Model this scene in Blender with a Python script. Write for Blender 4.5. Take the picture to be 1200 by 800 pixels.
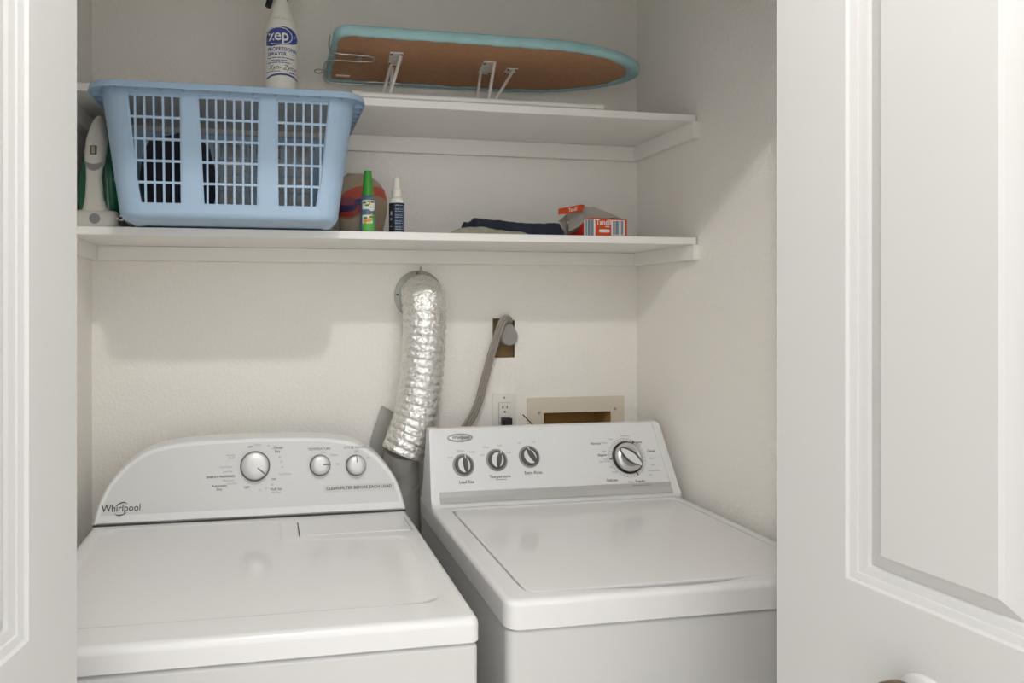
import bpy, bmesh, math, random
from mathutils import Vector, Matrix, noise
from mathutils.geometry import delaunay_2d_cdt

for o in list(bpy.data.objects):
    bpy.data.objects.remove(o, do_unlink=True)
S = bpy.context.scene
C = S.collection
random.seed(7)
PI = math.pi

# ------------------------------------------------------------------ camera, world, light, exposure
cd = bpy.data.cameras.new('camera')
cam = bpy.data.objects.new('camera', cd); C.objects.link(cam)
cam.location = (0, 0, 1.42)
cam.rotation_euler = (PI / 2, 0, -0.165)
cd.sensor_fit = 'HORIZONTAL'; cd.sensor_width = 36
cd.lens = 773.22 / 1200 * 36
cd.shift_x = (600 - 441.3) / 1200
cd.shift_y = -41.4 / 1200
cd.clip_start = 0.02
S.camera = cam

w = bpy.data.worlds.new('world'); S.world = w; w.use_nodes = True
bg = w.node_tree.nodes['Background']
bg.inputs[0].default_value = (0.985, 0.992, 1.0, 1)
bg.inputs[1].default_value = 1.56
LAMP_POS = (0.095, 0.10, 2.63)
LAMP_POWER = 30.0
S.view_settings.view_transform = 'Standard'
S.view_settings.look = 'None'
S.view_settings.gamma = 1
S.view_settings.use_curve_mapping = False
S.view_settings.exposure = 0.0

# ------------------------------------------------------------------ materials
def lin(c):
    r = []
    for x in c:
        x /= 255
        r.append(x / 12.92 if x <= .04045 else ((x + .055) / 1.055) ** 2.4)
    return tuple(r) + (1,)
M = {}
def mat(name, col, rough=.5, metal=0, bump=None, vary=None, coat=0, trans=0, spec=.5):
    m = bpy.data.materials.new(name); m.use_nodes = True
    nt = m.node_tree; b = nt.nodes['Principled BSDF']
    b.inputs['Base Color'].default_value = lin(col)
    b.inputs['Roughness'].default_value = rough
    b.inputs['Metallic'].default_value = metal
    b.inputs['Specular IOR Level'].default_value = spec
    b.inputs['Coat Weight'].default_value = coat
    b.inputs['Coat Roughness'].default_value = .05
    b.inputs['Transmission Weight'].default_value = trans
    tc = nt.nodes.new('ShaderNodeTexCoord')
    if bump:
        sc, st, dist, det = bump
        n = nt.nodes.new('ShaderNodeTexNoise'); n.inputs['Scale'].default_value = sc; n.inputs['Detail'].default_value = det
        bp = nt.nodes.new('ShaderNodeBump'); bp.inputs['Strength'].default_value = st; bp.inputs['Distance'].default_value = dist
        nt.links.new(tc.outputs['Object'], n.inputs['Vector'])
        nt.links.new(n.outputs['Fac'], bp.inputs['Height']); nt.links.new(bp.outputs['Normal'], b.inputs['Normal'])
    if vary:
        col2, sc = vary
        n = nt.nodes.new('ShaderNodeTexNoise'); n.inputs['Scale'].default_value = sc; n.inputs['Detail'].default_value = 4
        mx = nt.nodes.new('ShaderNodeMix'); mx.data_type = 'RGBA'
        mx.inputs['A'].default_value = lin(col); mx.inputs['B'].default_value = lin(col2)
        nt.links.new(tc.outputs['Object'], n.inputs['Vector'])
        nt.links.new(n.outputs['Fac'], mx.inputs['Factor']); nt.links.new(mx.outputs['Result'], b.inputs['Base Color'])
    M[name] = m
    return m
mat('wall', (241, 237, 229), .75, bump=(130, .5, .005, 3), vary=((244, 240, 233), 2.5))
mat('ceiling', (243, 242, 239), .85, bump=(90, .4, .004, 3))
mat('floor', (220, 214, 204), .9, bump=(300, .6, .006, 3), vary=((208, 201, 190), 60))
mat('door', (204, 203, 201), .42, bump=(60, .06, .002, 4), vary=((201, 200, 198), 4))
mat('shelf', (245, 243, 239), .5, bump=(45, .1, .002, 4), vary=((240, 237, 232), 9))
mat('cleat', (243, 240, 235), .55, bump=(45, .12, .002, 4), vary=((237, 233, 226), 12))
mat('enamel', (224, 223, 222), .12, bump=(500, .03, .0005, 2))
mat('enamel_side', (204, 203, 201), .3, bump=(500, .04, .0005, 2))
mat('console', (228, 228, 227), .34, bump=(400, .03, .0005, 2))
mat('face', (212, 212, 210), .38, bump=(400, .03, .0005, 2))
mat('dark', (40, 40, 40), .6, bump=(200, .1, .001, 2))
mat('gap', (70, 68, 64), .8, bump=(200, .1, .001, 2))
mat('sticker', (206, 205, 201), .5, bump=(200, .02, .0005, 2))
mat('dark_cloth', (30, 31, 44), .9, bump=(300, .5, .002, 3), vary=((20, 20, 28), 30))
mat('ink', (66, 64, 63), .6, bump=(200, .02, .0005, 2))
mat('ink_soft', (140, 138, 135), .6, bump=(200, .02, .0005, 2))
mat('ink_red', (126, 84, 78), .6, bump=(200, .02, .0005, 2))
mat('ink_white', (238, 236, 230), .5, bump=(200, .02, .0005, 2))
mat('ink_blue', (62, 78, 148), .45, bump=(200, .02, .0005, 2))
mat('ink_pale_blue', (150, 170, 205), .45, bump=(200, .02, .0005, 2))
mat('silver', (205, 204, 202), .42, .5, bump=(300, .05, .0005, 2))
mat('chrome', (214, 213, 210), .28, .6, bump=(300, .03, .0005, 2))
mat('grey_plastic', (150, 148, 145), .4, bump=(300, .05, .0005, 2))
mat('dark_grey', (92, 90, 88), .4, bump=(300, .05, .0005, 2))
mat('foil', (238, 237, 233), .24, .88, bump=(95, .8, .008, 5))
mat('galv', (182, 180, 174), .42, .45, bump=(40, .2, .003, 3), vary=((158, 156, 150), 25))
mat('galv_dark', (178, 176, 170), .45, .35, bump=(60, .3, .003, 3), vary=((150, 148, 142), 30))
mat('basket', (158, 182, 205), .45, bump=(120, .05, .001, 3), vary=((162, 186, 208), 8))
mat('teal', (182, 218, 217), .8, bump=(260, .3, .002, 3), vary=((140, 186, 192), 18))
mat('hardboard', (206, 162, 128), .75, bump=(200, .3, .002, 3), vary=((186, 138, 104), 60))
mat('white_metal', (232, 230, 224), .35, bump=(200, .03, .0005, 2))
mat('wire', (186, 184, 176), .3, .6, bump=(200, .03, .0005, 2))
mat('rubber_white', (236, 232, 220), .6, bump=(200, .05, .0005, 2))
mat('bottle_white', (240, 237, 228), .4, bump=(200, .03, .0005, 2))
mat('iron_white', (230, 226, 216), .35, bump=(200, .03, .0005, 2))
mat('green_tank', (40, 118, 84), .2, coat=.4, bump=(200, .03, .0005, 2))
mat('pink', (215, 170, 165), .5, bump=(200, .03, .0005, 2))
mat('green_cap', (66, 160, 58), .4, bump=(200, .03, .0005, 2))
mat('slate', (96, 116, 140), .3, bump=(200, .03, .0005, 2))
mat('label_green', (78, 165, 66), .5, bump=(200, .03, .0005, 2), vary=((110, 190, 80), 90))
mat('orange_flower', (228, 128, 50), .5, bump=(200, .03, .0005, 2), vary=((235, 180, 70), 140))
mat('leaf', (40, 110, 50), .5, bump=(200, .03, .0005, 2), vary=((120, 170, 50), 150))
mat('black_label', (30, 30, 36), .5, bump=(200, .03, .0005, 2))
mat('box_orange', (222, 84, 30), .55, bump=(200, .05, .0005, 2), vary=((214, 72, 28), 40))
mat('box_red', (208, 40, 26), .55, bump=(200, .05, .0005, 2))
mat('box_grey', (178, 174, 164), .8, bump=(150, .2, .001, 3))
mat('box_blue', (120, 138, 150), .5, bump=(200, .03, .0005, 2))
mat('denim', (54, 58, 76), .9, bump=(500, .6, .002, 3), vary=((34, 37, 52), 60))
mat('olive', (120, 118, 96), .9, bump=(300, .5, .002, 3), vary=((176, 172, 156), 55))
mat('cord', (146, 138, 128), .5, bump=(200, .05, .0005, 2))
mat('plug_grey', (150, 146, 142), .5, bump=(200, .05, .0005, 2))
mat('brown', (134, 108, 76), .85, bump=(120, .4, .002, 3), vary=((112, 88, 58), 30))
mat('box_inside', (196, 156, 92), .8, bump=(80, .2, .002, 3), vary=((178, 138, 76), 18))
mat('box_frame', (222, 212, 194), .5, bump=(200, .04, .0005, 2))
mat('outlet', (232, 228, 220), .4, bump=(200, .03, .0005, 2))
mat('black', (22, 22, 22), .45, bump=(200, .05, .0005, 2))
mat('bronze', (112, 88, 62), .4, .5, bump=(200, .05, .0005, 2))
mat('valve', (60, 44, 32), .6, .3, bump=(90, .5, .003, 3))

# ------------------------------------------------------------------ helpers
BASE = {}
def finish(name, bm, m, parent=None, smooth=40, local=False, normals=True):
    if normals:
        bmesh.ops.recalc_face_normals(bm, faces=bm.faces[:])
    me = bpy.data.meshes.new(name)
    if parent is not None and not local:
        off = BASE[parent]
        bmesh.ops.translate(bm, verts=bm.verts[:], vec=-off)
    bm.to_mesh(me); bm.free()
    mm = m if isinstance(m, (list, tuple)) else [m]
    for x in mm: me.materials.append(M[x])
    for p in me.polygons: p.use_smooth = True
    me.set_sharp_from_angle(angle=math.radians(smooth))
    o = bpy.data.objects.new(name, me); C.objects.link(o)
    if name in ('top_panel', 'top_deck', 'lid', 'console', 'control_panel', 'end_cap', 'lint_filter_lid', 'cabinet', 'front_wall', 'back_wall', 'side_wall', 'lattice', 'wall_back', 'frame'):
        wn = o.modifiers.new('normals', 'WEIGHTED_NORMAL'); wn.mode = 'FACE_AREA'; wn.weight = 80; wn.keep_sharp = True
    if parent is not None:
        o.parent = parent; BASE[o] = BASE[parent]
    else:
        BASE[o] = Vector((0, 0, 0))
    return o
obj = finish
def thing(name, loc, label=None, cat=None, rotz=0, kind=None, group=None):
    o = bpy.data.objects.new(name, None); C.objects.link(o)
    o.empty_display_size = .05
    o.location = loc; o.rotation_euler = (0, 0, rotz)
    BASE[o] = Vector(loc)
    tag(o, label, cat, kind, group)
    return o
def tag(o, label=None, cat=None, kind=None, group=None):
    if label: o['label'] = label
    if cat: o['category'] = cat
    if kind: o['kind'] = kind
    if group: o['group'] = group
    return o
def B(): return bmesh.new()
def box(bm, x0, x1, y0, y1, z0, z1, bev=0, seg=2, mi=0):
    t = B()
    bmesh.ops.create_cube(t, size=1)
    for v in t.verts:
        v.co = Vector(((x0 + x1) / 2 + v.co.x * (x1 - x0), (y0 + y1) / 2 + v.co.y * (y1 - y0), (z0 + z1) / 2 + v.co.z * (z1 - z0)))
    if bev:
        bmesh.ops.bevel(t, geom=t.edges[:], offset=bev, segments=seg, affect='EDGES', profile=.5)
    join(bm, t, mi=mi)
def join(bm, t, mx=None, mi=None):
    if mx is not None: bmesh.ops.transform(t, matrix=mx, verts=t.verts[:])
    if mi is not None:
        for f in t.faces: f.material_index = mi
    me = bpy.data.meshes.new('tmp'); t.to_mesh(me); t.free()
    bm.from_mesh(me); bpy.data.meshes.remove(me)
def loft(bm, loops, caps=(True, True), closed=True, mi=0):
    rows = [[bm.verts.new(p) for p in L] for L in loops]
    n = len(rows[0])
    for a, b in zip(rows, rows[1:]):
        for i in range(n if closed else n - 1):
            j = (i + 1) % n
            try:
                f = bm.faces.new((a[i], a[j], b[j], b[i])); f.material_index = mi
            except ValueError: pass
    if caps[0]: bm.faces.new(rows[0][::-1]).material_index = mi
    if caps[1]: bm.faces.new(rows[-1]).material_index = mi
    return rows
def catmull(pts, n=8):
    P = [Vector(p) for p in pts]
    P = [P[0] * 2 - P[1]] + P + [P[-1] * 2 - P[-2]]
    out = []
    for i in range(1, len(P) - 2):
        for k in range(n):
            t = k / n
            a, b, c, d = P[i - 1], P[i], P[i + 1], P[i + 2]
            out.append(.5 * ((2 * b) + (-a + c) * t + (2 * a - 5 * b + 4 * c - d) * t * t + (-a + 3 * b - 3 * c + d) * t ** 3))
    out.append(P[-2])
    return out
def tube(bm, path, r, n=10, caps=True, rfun=None, mi=0):
    P = [Vector(p) for p in path]
    T = []
    for i in range(len(P)):
        T.append((P[min(i + 1, len(P) - 1)] - P[max(i - 1, 0)]).normalized())
    up = Vector((0, 0, 1)) if abs(T[0].z) < .9 else Vector((1, 0, 0))
    N = (up - T[0] * up.dot(T[0])).normalized()
    loops = []
    for i in range(len(P)):
        N = (N - T[i] * N.dot(T[i])).normalized()
        Bn = T[i].cross(N)
        L = []
        for k in range(n):
            a = 2 * PI * k / n
            rr = rfun(i, k) if rfun else r
            L.append(P[i] + (N * math.cos(a) + Bn * math.sin(a)) * rr)
        loops.append(L)
    loft(bm, loops, (caps, caps), mi=mi)
def frame(o, n, up=(0, 0, 1)):
    n = Vector(n).normalized(); u = Vector(up); y = (u - n * u.dot(n)).normalized(); x = y.cross(n)
    m = Matrix.Identity(4)
    for i in range(3):
        m[i][0] = x[i]; m[i][1] = y[i]; m[i][2] = n[i]; m[i][3] = o[i]
    return m
def lathe(bm, prof, n=28, mx=None, mi=0, sy=1):
    t = B()
    loops = [[(r * math.cos(2 * PI * k / n), sy * r * math.sin(2 * PI * k / n), z) for k in range(n)] for r, z in prof]
    loft(t, loops, (True, True))
    join(bm, t, mx, mi)
def offset(poly, d):
    """inward offset of a CCW 2D polygon"""
    n = len(poly); out = []
    for i in range(n):
        a, p, b = Vector(poly[i - 1]), Vector(poly[i]), Vector(poly[(i + 1) % n])
        e1 = (p - a).normalized(); e2 = (b - p).normalized()
        n1 = Vector((-e1.y, e1.x)); n2 = Vector((-e2.y, e2.x))
        m = n1 + n2
        L = m.length
        if L < 1e-6: m = n1
        else:
            m = m / L
            m = m / max(.5, m.dot(n1))
        q = p + m * d
        out.append((q.x, q.y))
    return out
def fillet(poly, rs, k=6):
    n = len(poly); out = []
    if not isinstance(rs, (list, tuple)): rs = [rs] * n
    for i in range(n):
        a, p, b = Vector(poly[i - 1]), Vector(poly[i]), Vector(poly[(i + 1) % n])
        r = rs[i]
        if r <= 0: out.append((p.x, p.y)); continue
        s = p + (a - p).normalized() * r; e = p + (b - p).normalized() * r
        for j in range(k + 1):
            t = j / k
            wgt = 2 * t * (1 - t) * 1.17
            den = (1 - t) ** 2 + wgt * .707 / 1.17 * 1.17 + t * t
            q = (s * (1 - t) ** 2 + p * wgt * .707 + e * t * t) / ((1 - t) ** 2 + wgt * .707 + t * t)
            out.append((q.x, q.y))
    return out
def rrect(x0, x1, y0, y1, r, k=6):
    return fillet([(x0, y0), (x1, y0), (x1, y1), (x0, y1)], r, k)
def fill2d(outer, holes, mapf, thick=None, nvec=None):
    """triangulated plate with holes; mapf(x,y)->Vector; nvec thickness direction"""
    t = B()
    loops = [outer] + list(holes)
    pts, eds = [], []
    for L in loops:
        n0 = len(pts)
        pts += [Vector((p[0], p[1])) for p in L]
        eds += [(n0 + i, n0 + (i + 1) % len(L)) for i in range(len(L))]
    cv, ce, cf = delaunay_2d_cdt(pts, eds, [], 0, 1e-7)[:3]
    def inside(L, x, y):
        r = False
        for i in range(len(L)):
            x0, y0 = L[i - 1][0], L[i - 1][1]; x1, y1 = L[i][0], L[i][1]
            if (y0 > y) != (y1 > y) and x < (x1 - x0) * (y - y0) / (y1 - y0) + x0: r = not r
        return r
    boxes_ = [(min(p[0] for p in L), max(p[0] for p in L), min(p[1] for p in L), max(p[1] for p in L)) for L in loops]
    vs = [t.verts.new((p.x, p.y, 0)) for p in cv]
    for f in cf:
        x = sum(cv[i].x for i in f) / 3; y = sum(cv[i].y for i in f) / 3
        if not inside(outer, x, y): continue
        if any(bx[0] < x < bx[1] and bx[2] < y < bx[3] and inside(L, x, y) for L, bx in zip(loops[1:], boxes_[1:])): continue
        t.faces.new([vs[i] for i in f])
    for v in [v for v in t.verts if not v.link_faces]: t.verts.remove(v)
    if thick:
        r = bmesh.ops.extrude_face_region(t, geom=t.faces[:])
        for v in r['geom']:
            if isinstance(v, bmesh.types.BMVert): v.co.z = 1
    for v in t.verts:
        p = Vector(mapf(v.co.x, v.co.y))
        if v.co.z > .5: p = p + Vector(nvec) * thick
        v.co = p
    return t
_tc = {}
def text2d(body, size, align='CENTER', shear=0, weight=0):
    key = (body, align, shear, weight)
    if key not in _tc:
        cu = bpy.data.curves.new('t', 'FONT'); cu.body = body; cu.size = 1; cu.align_x = align; cu.align_y = 'CENTER'
        cu.resolution_u = 2; cu.shear = shear; cu.offset = weight
        ob = bpy.data.objects.new('t', cu); C.objects.link(ob)
        dg = bpy.context.evaluated_depsgraph_get()
        me = bpy.data.meshes.new_from_object(ob.evaluated_get(dg))
        _tc[key] = ([tuple(v.co)[:2] for v in me.vertices], [tuple(p.vertices) for p in me.polygons])
        bpy.data.objects.remove(ob); bpy.data.curves.remove(cu); bpy.data.meshes.remove(me)
    V, F = _tc[key]
    return [(x * size, y * size) for x, y in V], F
def put_text(bm, body, size, mapf, align='CENTER', shear=0, weight=0, sx=1):
    V, F = text2d(body, size, align, shear, weight)
    vs = [bm.verts.new(mapf(x * sx, y)) for x, y in V]
    for f in F:
        try: bm.faces.new([vs[i] for i in f])
        except ValueError: pass
def put_bars(bm, width, height, mapf, seed=0):
    """a line of print too small to read: short word-length dashes starting at x = 0"""
    rnd = random.Random(seed); x = 0
    while x < width:
        wd = min(rnd.uniform(1.5, 4) * height, width - x)
        n = max(1, int(wd / .002))
        for k in range(n):
            a, b = x + wd * k / n, x + wd * (k + 1) / n
            bm.faces.new([bm.verts.new(mapf(*q)) for q in ((a, -height * .3), (b, -height * .3), (b, height * .3), (a, height * .3))])
        x += wd + height * .5
def poly3(bm, pts, mi=0):
    f = bm.faces.new([bm.verts.new(p) for p in pts]); f.material_index = mi

# ------------------------------------------------------------------ room
BW = 1.837; XL = -.454; XR = 1.103; CEIL = 2.74; FY = .92; FY0 = .80
# back wall with the two cut-outs
hole_box = [(.803, .985), (1.016, .985), (1.016, 1.106), (.803, 1.106)]
hole_rec = [(.648, 1.270), (.715, 1.270), (.715, 1.384), (.648, 1.384)]
t = fill2d([(XL - .1, 0), (XR + .1, 0), (XR + .1, CEIL), (XL - .1, CEIL)], [hole_box, hole_rec], lambda x, y: (x, BW, y), .1, (0, 1, 0))
tag(obj('wall_back', t, 'wall'), kind='structure')
def struct(name, m, *boxes):
    bm = B()
    for b in boxes: box(bm, *b)
    return tag(obj(name, bm, m), kind='structure')
struct('wall_left', 'wall', (XL - .1, XL, FY, BW, 0, CEIL))
struct('wall_right', 'wall', (XR, XR + .1, FY, BW, 0, CEIL))
JL, JR, HZ = -.478, .905, 2.135
struct('wall_front', 'wall', (-1.9, JL, FY0, FY, 0, CEIL), (JR, 2.6, FY0, FY, 0, CEIL), (JL, JR, FY0, FY, HZ, CEIL))
struct('floor', 'floor', (-1.9, 2.6, -3.2, BW + .1, -.06, 0))
struct('ceiling', 'ceiling', (-1.9, 2.6, -.35, BW + .1, CEIL, CEIL + .06))
struct('ceiling_bounce', 'ceiling', (XL, XR, FY, BW, 2.40, 2.44))  # unseen dropped ceiling, added to bounce light onto the upper closet walls
struct('trim_1', 'white_metal', (JL + .002, JR - .002, .845, .875, HZ - .022, HZ - .001))

# ------------------------------------------------------------------ bifold doors
LW, LH, LT = .4225, 2.09, .035
def leaf_bm():
    bm = B()
    rects = [(.105, LW - .105, 1.055, 1.90), (.105, LW - .105, .19, .875)]
    prof = [(0, 0), (.003, .0035), (.0115, .0055), (.0125, .0075), (.022, .0095), (.025, .013), (.040, .0055), (.0445, .0018)]
    for side in (0, 1):
        def mp(x, z, d=0):
            return (x, d, z) if side == 0 else (x, LT - d, z)
        holes = [[(a, c), (b, c), (b, d), (a, d)] for a, b, c, d in rects]
        join(bm, fill2d([(0, 0), (LW, 0), (LW, LH), (0, LH)], holes, lambda x, y: mp(x, y)))
        for a, b, c, d in rects:
            loops = []
            for o_, dp in prof:
                loops.append([mp(a + o_, c + o_, dp), mp(b - o_, c + o_, dp), mp(b - o_, d - o_, dp), mp(a + o_, d - o_, dp)])
            loft(bm, loops, (False, True))
    for q in ([(0, 0, 0), (0, LT, 0), (0, LT, LH), (0, 0, LH)], [(LW, 0, 0), (LW, LT, 0), (LW, LT, LH), (LW, 0, LH)],
              [(0, 0, 0), (LW, 0, 0), (LW, LT, 0), (0, LT, 0)], [(0, 0, LH), (LW, 0, LH), (LW, LT, LH), (0, LT, LH)]):
        poly3(bm, q)
    bmesh.ops.remove_doubles(bm, verts=bm.verts[:], dist=.0002)
    return bm
def door(name, start, ang, mirror):
    """start: far visible-face corner (x,y); ang: lean from straight-out; mirror: -1 right door, 1 left door"""
    st = Vector((start[0], start[1], .012))
    sx = -mirror
    d = Vector((sx * math.sin(ang), -math.cos(ang), 0)); nrm = Vector((sx * math.cos(ang), math.sin(ang), 0)) if False else Vector((sx * math.cos(ang), math.sin(ang) * 1, 0))
    root = thing(name, st, kind='structure')
    def place(o, origin, xdir):
        xd = xdir.normalized(); yd = Vector((0, 0, 1)).cross(xd)
        m = Matrix.Identity(4)
        for i in range(3):
            m[i][0] = xd[i]; m[i][1] = yd[i]; m[i][2] = (0, 0, 1)[i]; m[i][3] = (origin - st)[i]
        o.matrix_local = m
        return m
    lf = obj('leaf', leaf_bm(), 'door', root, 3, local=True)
    near = st + d * LW
    back = Vector((sx * math.cos(ang), -math.sin(ang) * -1, 0))
    bk = Vector((sx * math.cos(ang), math.sin(ang), 0))
    if sx > 0: m1 = place(lf, st, d)
    else: m1 = place(lf, near, -d)
    d2 = Vector((d.x, -d.y, 0))           # pivot leaf runs back to the jamb
    b2 = Vector((sx * math.cos(ang), -math.sin(ang), 0))
    corner = near + bk * LT + Vector((sx * .004, 0, 0))
    lf2 = bpy.data.objects.new('leaf', lf.data); C.objects.link(lf2); lf2.parent = root
    org = corner + b2 * LT
    if sx > 0: place(lf2, org, d2)
    else: place(lf2, org + d2 * LW, -d2)
    # knob in the middle of the lock rail
    kz = .962
    kp = st + d * (LW / 2 - .007) + Vector((0, 0, kz - st.z))
    mx = frame(kp - st, -bk)
    bm = B(); lathe(bm, [(.031, -.001), (.031, .003), (.027, .008), (.016, .012), (.012, .014)], 32, mx)
    k = obj('knob_rose', bm, 'door', root, 40, local=True)
    bm = B(); lathe(bm, [(.010, .010), (.010, .026), (.026, .029), (.0285, .032), (.0285, .047), (.027, .05)], 28, mx)
    obj('knob', bm, 'bronze', root, 40, local=True)
    return root
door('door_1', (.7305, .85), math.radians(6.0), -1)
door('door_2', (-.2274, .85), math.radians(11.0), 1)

# ------------------------------------------------------------------ shelves
SY = 1.551; ST = .019; CT = .0175
def shelf(z, ch, label):
    th = thing('shelf', (.32, BW, z), label, 'shelf')
    bm = B(); box(bm, XL + .004, XR - .0045, SY, BW - .001, z - ST, z, .0012, 1); obj('board', bm, 'shelf', th)
    bm = B(); box(bm, XL + CT, XR - CT, BW - CT, BW - .0005, z - ST - ch, z - ST - .0004, .001, 1); obj('cleat', bm, 'cleat', th)
    for s in (0, 1):
        x0, x1 = ((XL + .0005, XL + CT), (XR - CT, XR - .0005))[s]
        zt, zb = z - ST - .0004, z - ST - ch
        P = [(BW - .0005, zb), (BW - .0005, zt), (SY - .006, zt), (SY - .006, zb + .002), (SY - .004, zb)]
        bm = B(); loft(bm, [[(x0, y, q) for y, q in P], [(x1, y, q) for y, q in P]]); obj('cleat', bm, 'cleat', th)
    return th
LZ = 1.598; UZ = 1.9165
shelf(UZ, .044, 'upper white painted shelf board carrying the ironing board')
shelf(LZ, .039, 'lower white painted shelf board carrying the blue basket')

# ------------------------------------------------------------------ appliance pieces
def rim_body(bm, poly, z0, z1, rr, seg=4, cap_bottom=True):
    """outer skirt of a rounded top plate; returns the top loop (2D)"""
    loops = [[(x, y, z0) for x, y in offset(poly, .002)], [(x, y, z0 + .002) for x, y in poly]]
    for k in range(seg + 1):
        a = k / seg * PI / 2
        loops.append([(x, y, z1 - rr + rr * math.sin(a)) for x, y in offset(poly, rr * (1 - math.cos(a)))])
    loft(bm, loops, (cap_bottom, False))
    return offset(poly, rr)
def on_plane(o, n):
    m = frame(o, n)
    return lambda x, y, lift=.0005: m @ Vector((x, y, lift))

# ---------------- dryer
DX0, DX1, DY0, DY1, DZ = -.3954, .3416, 1.025, 1.722, .9165
dr = thing('clothes_dryer', ((DX0 + DX1) / 2, (DY0 + DY1) / 2, 0), 'white tumble dryer with arched control panel and three silver knobs', 'dryer')
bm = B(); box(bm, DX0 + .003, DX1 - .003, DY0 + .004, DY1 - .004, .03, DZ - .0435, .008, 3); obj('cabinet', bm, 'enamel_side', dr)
bm = B(); box(bm, DX0 + .01, DX1 - .01, DY0 + .012, DY1 - .01, DZ - .0445, DZ - .038); obj('seam', bm, 'gap', dr)
bm = B()
for x in (DX0 + .05, DX1 - .05):
    for y in (DY0 + .06, DY1 - .06):
        bm = B(); box(bm, x - .02, x + .02, y - .02, y + .02, 0, .032, .004, 1); obj('foot', bm, 'dark', dr)
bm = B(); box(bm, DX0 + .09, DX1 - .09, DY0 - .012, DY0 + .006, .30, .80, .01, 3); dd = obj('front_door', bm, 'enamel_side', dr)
bm = B(); box(bm, DX0 + .11, DX0 + .14, DY0 - .022, DY0 - .010, .48, .62, .005, 2); obj('door_handle', bm, 'console', dd)
bm = B()
outer = rrect(DX0, DX1, DY0, DY1, .016)
top = rim_body(bm, outer, DZ - .041, DZ, .013)
rec = fillet([(-.366, 1.090), (.306, 1.090), (.306, 1.425), (.036, 1.437), (.036, 1.575), (-.366, 1.575)], [.045, .045, .03, .012, .03, .045])
join(bm, fill2d(top, [rec], lambda x, y: (x, y, DZ)))
loft(bm, [[(x, y, DZ) for x, y in rec], [(x, y, DZ - .0012) for x, y in offset(rec, .004)], [(x, y, DZ - .0032) for x, y in offset(rec, .012)]], (False, False))
join(bm, fill2d(offset(rec, .012), [], lambda x, y: (x, y, DZ - .0032)))
bmesh.ops.remove_doubles(bm, verts=bm.verts[:], dist=.0001)
obj('top_panel', bm, 'enamel', dr, 30)
bm = B(); P = rrect(.072, .322, 1.452, 1.545, .008)
loft(bm, [[(x, y, DZ - .001) for x, y in P], [(x, y, DZ + .0016) for x, y in P], [(x, y, DZ + .0024) for x, y in offset(P, .002)]])
lf = obj('lint_filter_lid', bm, 'enamel', dr, 30)
for q in ((.0695, .0717), (.322, .3236)):
    bm = B(); box(bm, q[0], q[1], 1.452, 1.545, DZ, DZ + .0006); obj('lid_gap', bm, 'gap', lf)
# console (arched)
KY, KS = 1.589, .2778
half = [(0, .002), (.003, .018), (.012, .052), (.026, .084), (.048, .113), (.074, .1385), (.115, .163), (.165, .1755), (.24, .182), (.3685, .1845)]
hc = catmull([(a, b, 0) for a, b in half], 4)
arch = [(DX0 + .002 + p.x, p.y) for p in hc] + [(DX1 - .002 - p.x, p.y) for p in hc[::-1]][1:]
arch = arch[::-1]                       # CCW with bottom edge closing
def dface(x, h, d=0):                   # h measured vertically from deck, d out of the face
    n = Vector((0, -1, KS)).normalized()
    return Vector((x, KY + h * KS, DZ + h)) + n * d
bm = B()
def archloop(o_, d, back=0):
    return [dface(x, max(h, .0015), d) + Vector((0, back, 0)) for x, h in offset(arch, o_)]
loft(bm, [[Vector((p.x, 1.69, p.z)) for p in archloop(0, 0)], archloop(0, -.010), archloop(.0015, -.004), archloop(.005, 0), archloop(.0085, .0002)], (True, True))
con = obj('console', bm, 'console', dr, 35)
bm = B()
fl = [(x, h) for x, h in offset(arch, .0125)]
fl = [(x, max(h, .0225)) for x, h in fl]
fl2 = []
for p in fl:
    if not fl2 or (Vector(p) - Vector(fl2[-1])).length > .0006: fl2.append(p)
join(bm, fill2d(fl2, [], lambda x, y: dface(x, y, .0006)))
pan = obj('control_panel', bm, 'face', con, 35)
bm = B(); box(bm, DX0 + .004, DX1 - .004, KY - .0015, KY + .02, DZ, DZ + .0022); obj('console_gap', bm, 'gap', con)
DN = Vector((0, -1, KS)).normalized()
def dknob(x, z, r, ang):
    h = z - DZ
    mx = frame(dface(x, h, .0006), DN)
    bm = B(); lathe(bm, [(r * 1.06, 0), (r * 1.06, .004), (r * .98, .006)], 36, mx); k = obj('knob', bm, 'dark_grey', con)
    bm = B(); lathe(bm, [(r * .97, .005), (r * .97, .016), (r * .93, .0195), (r * .86, .021), (r * .5, .0225), (r * .05, .023)], 36, mx); obj('knob_cap', bm, 'silver', k)
    bm = B(); t = B(); box(t, -r * .045, r * .045, r * .25, r * .95, .019, .0236, .0005, 1)
    join(bm, t, mx @ Matrix.Rotation(ang, 4, 'Z')); obj('pointer', bm, 'dark_grey', k)
dknob(-.0276, 1.0334, .0335, math.radians(-130))
dknob(.129, 1.0296, .024, math.radians(-90))
dknob(.2176, 1.0263, .024, 0)
def dtext(bm, s, x, z, size, align='CENTER', **k):
    put_text(bm, s, size, lambda a, b: dface(x + a, z - DZ + b * .965, .0011), align, **k)
bm = B()
dtext(bm, 'Whirlpool', -.3745, .9535, .0225, 'LEFT', weight=.008, sx=.92)
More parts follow.
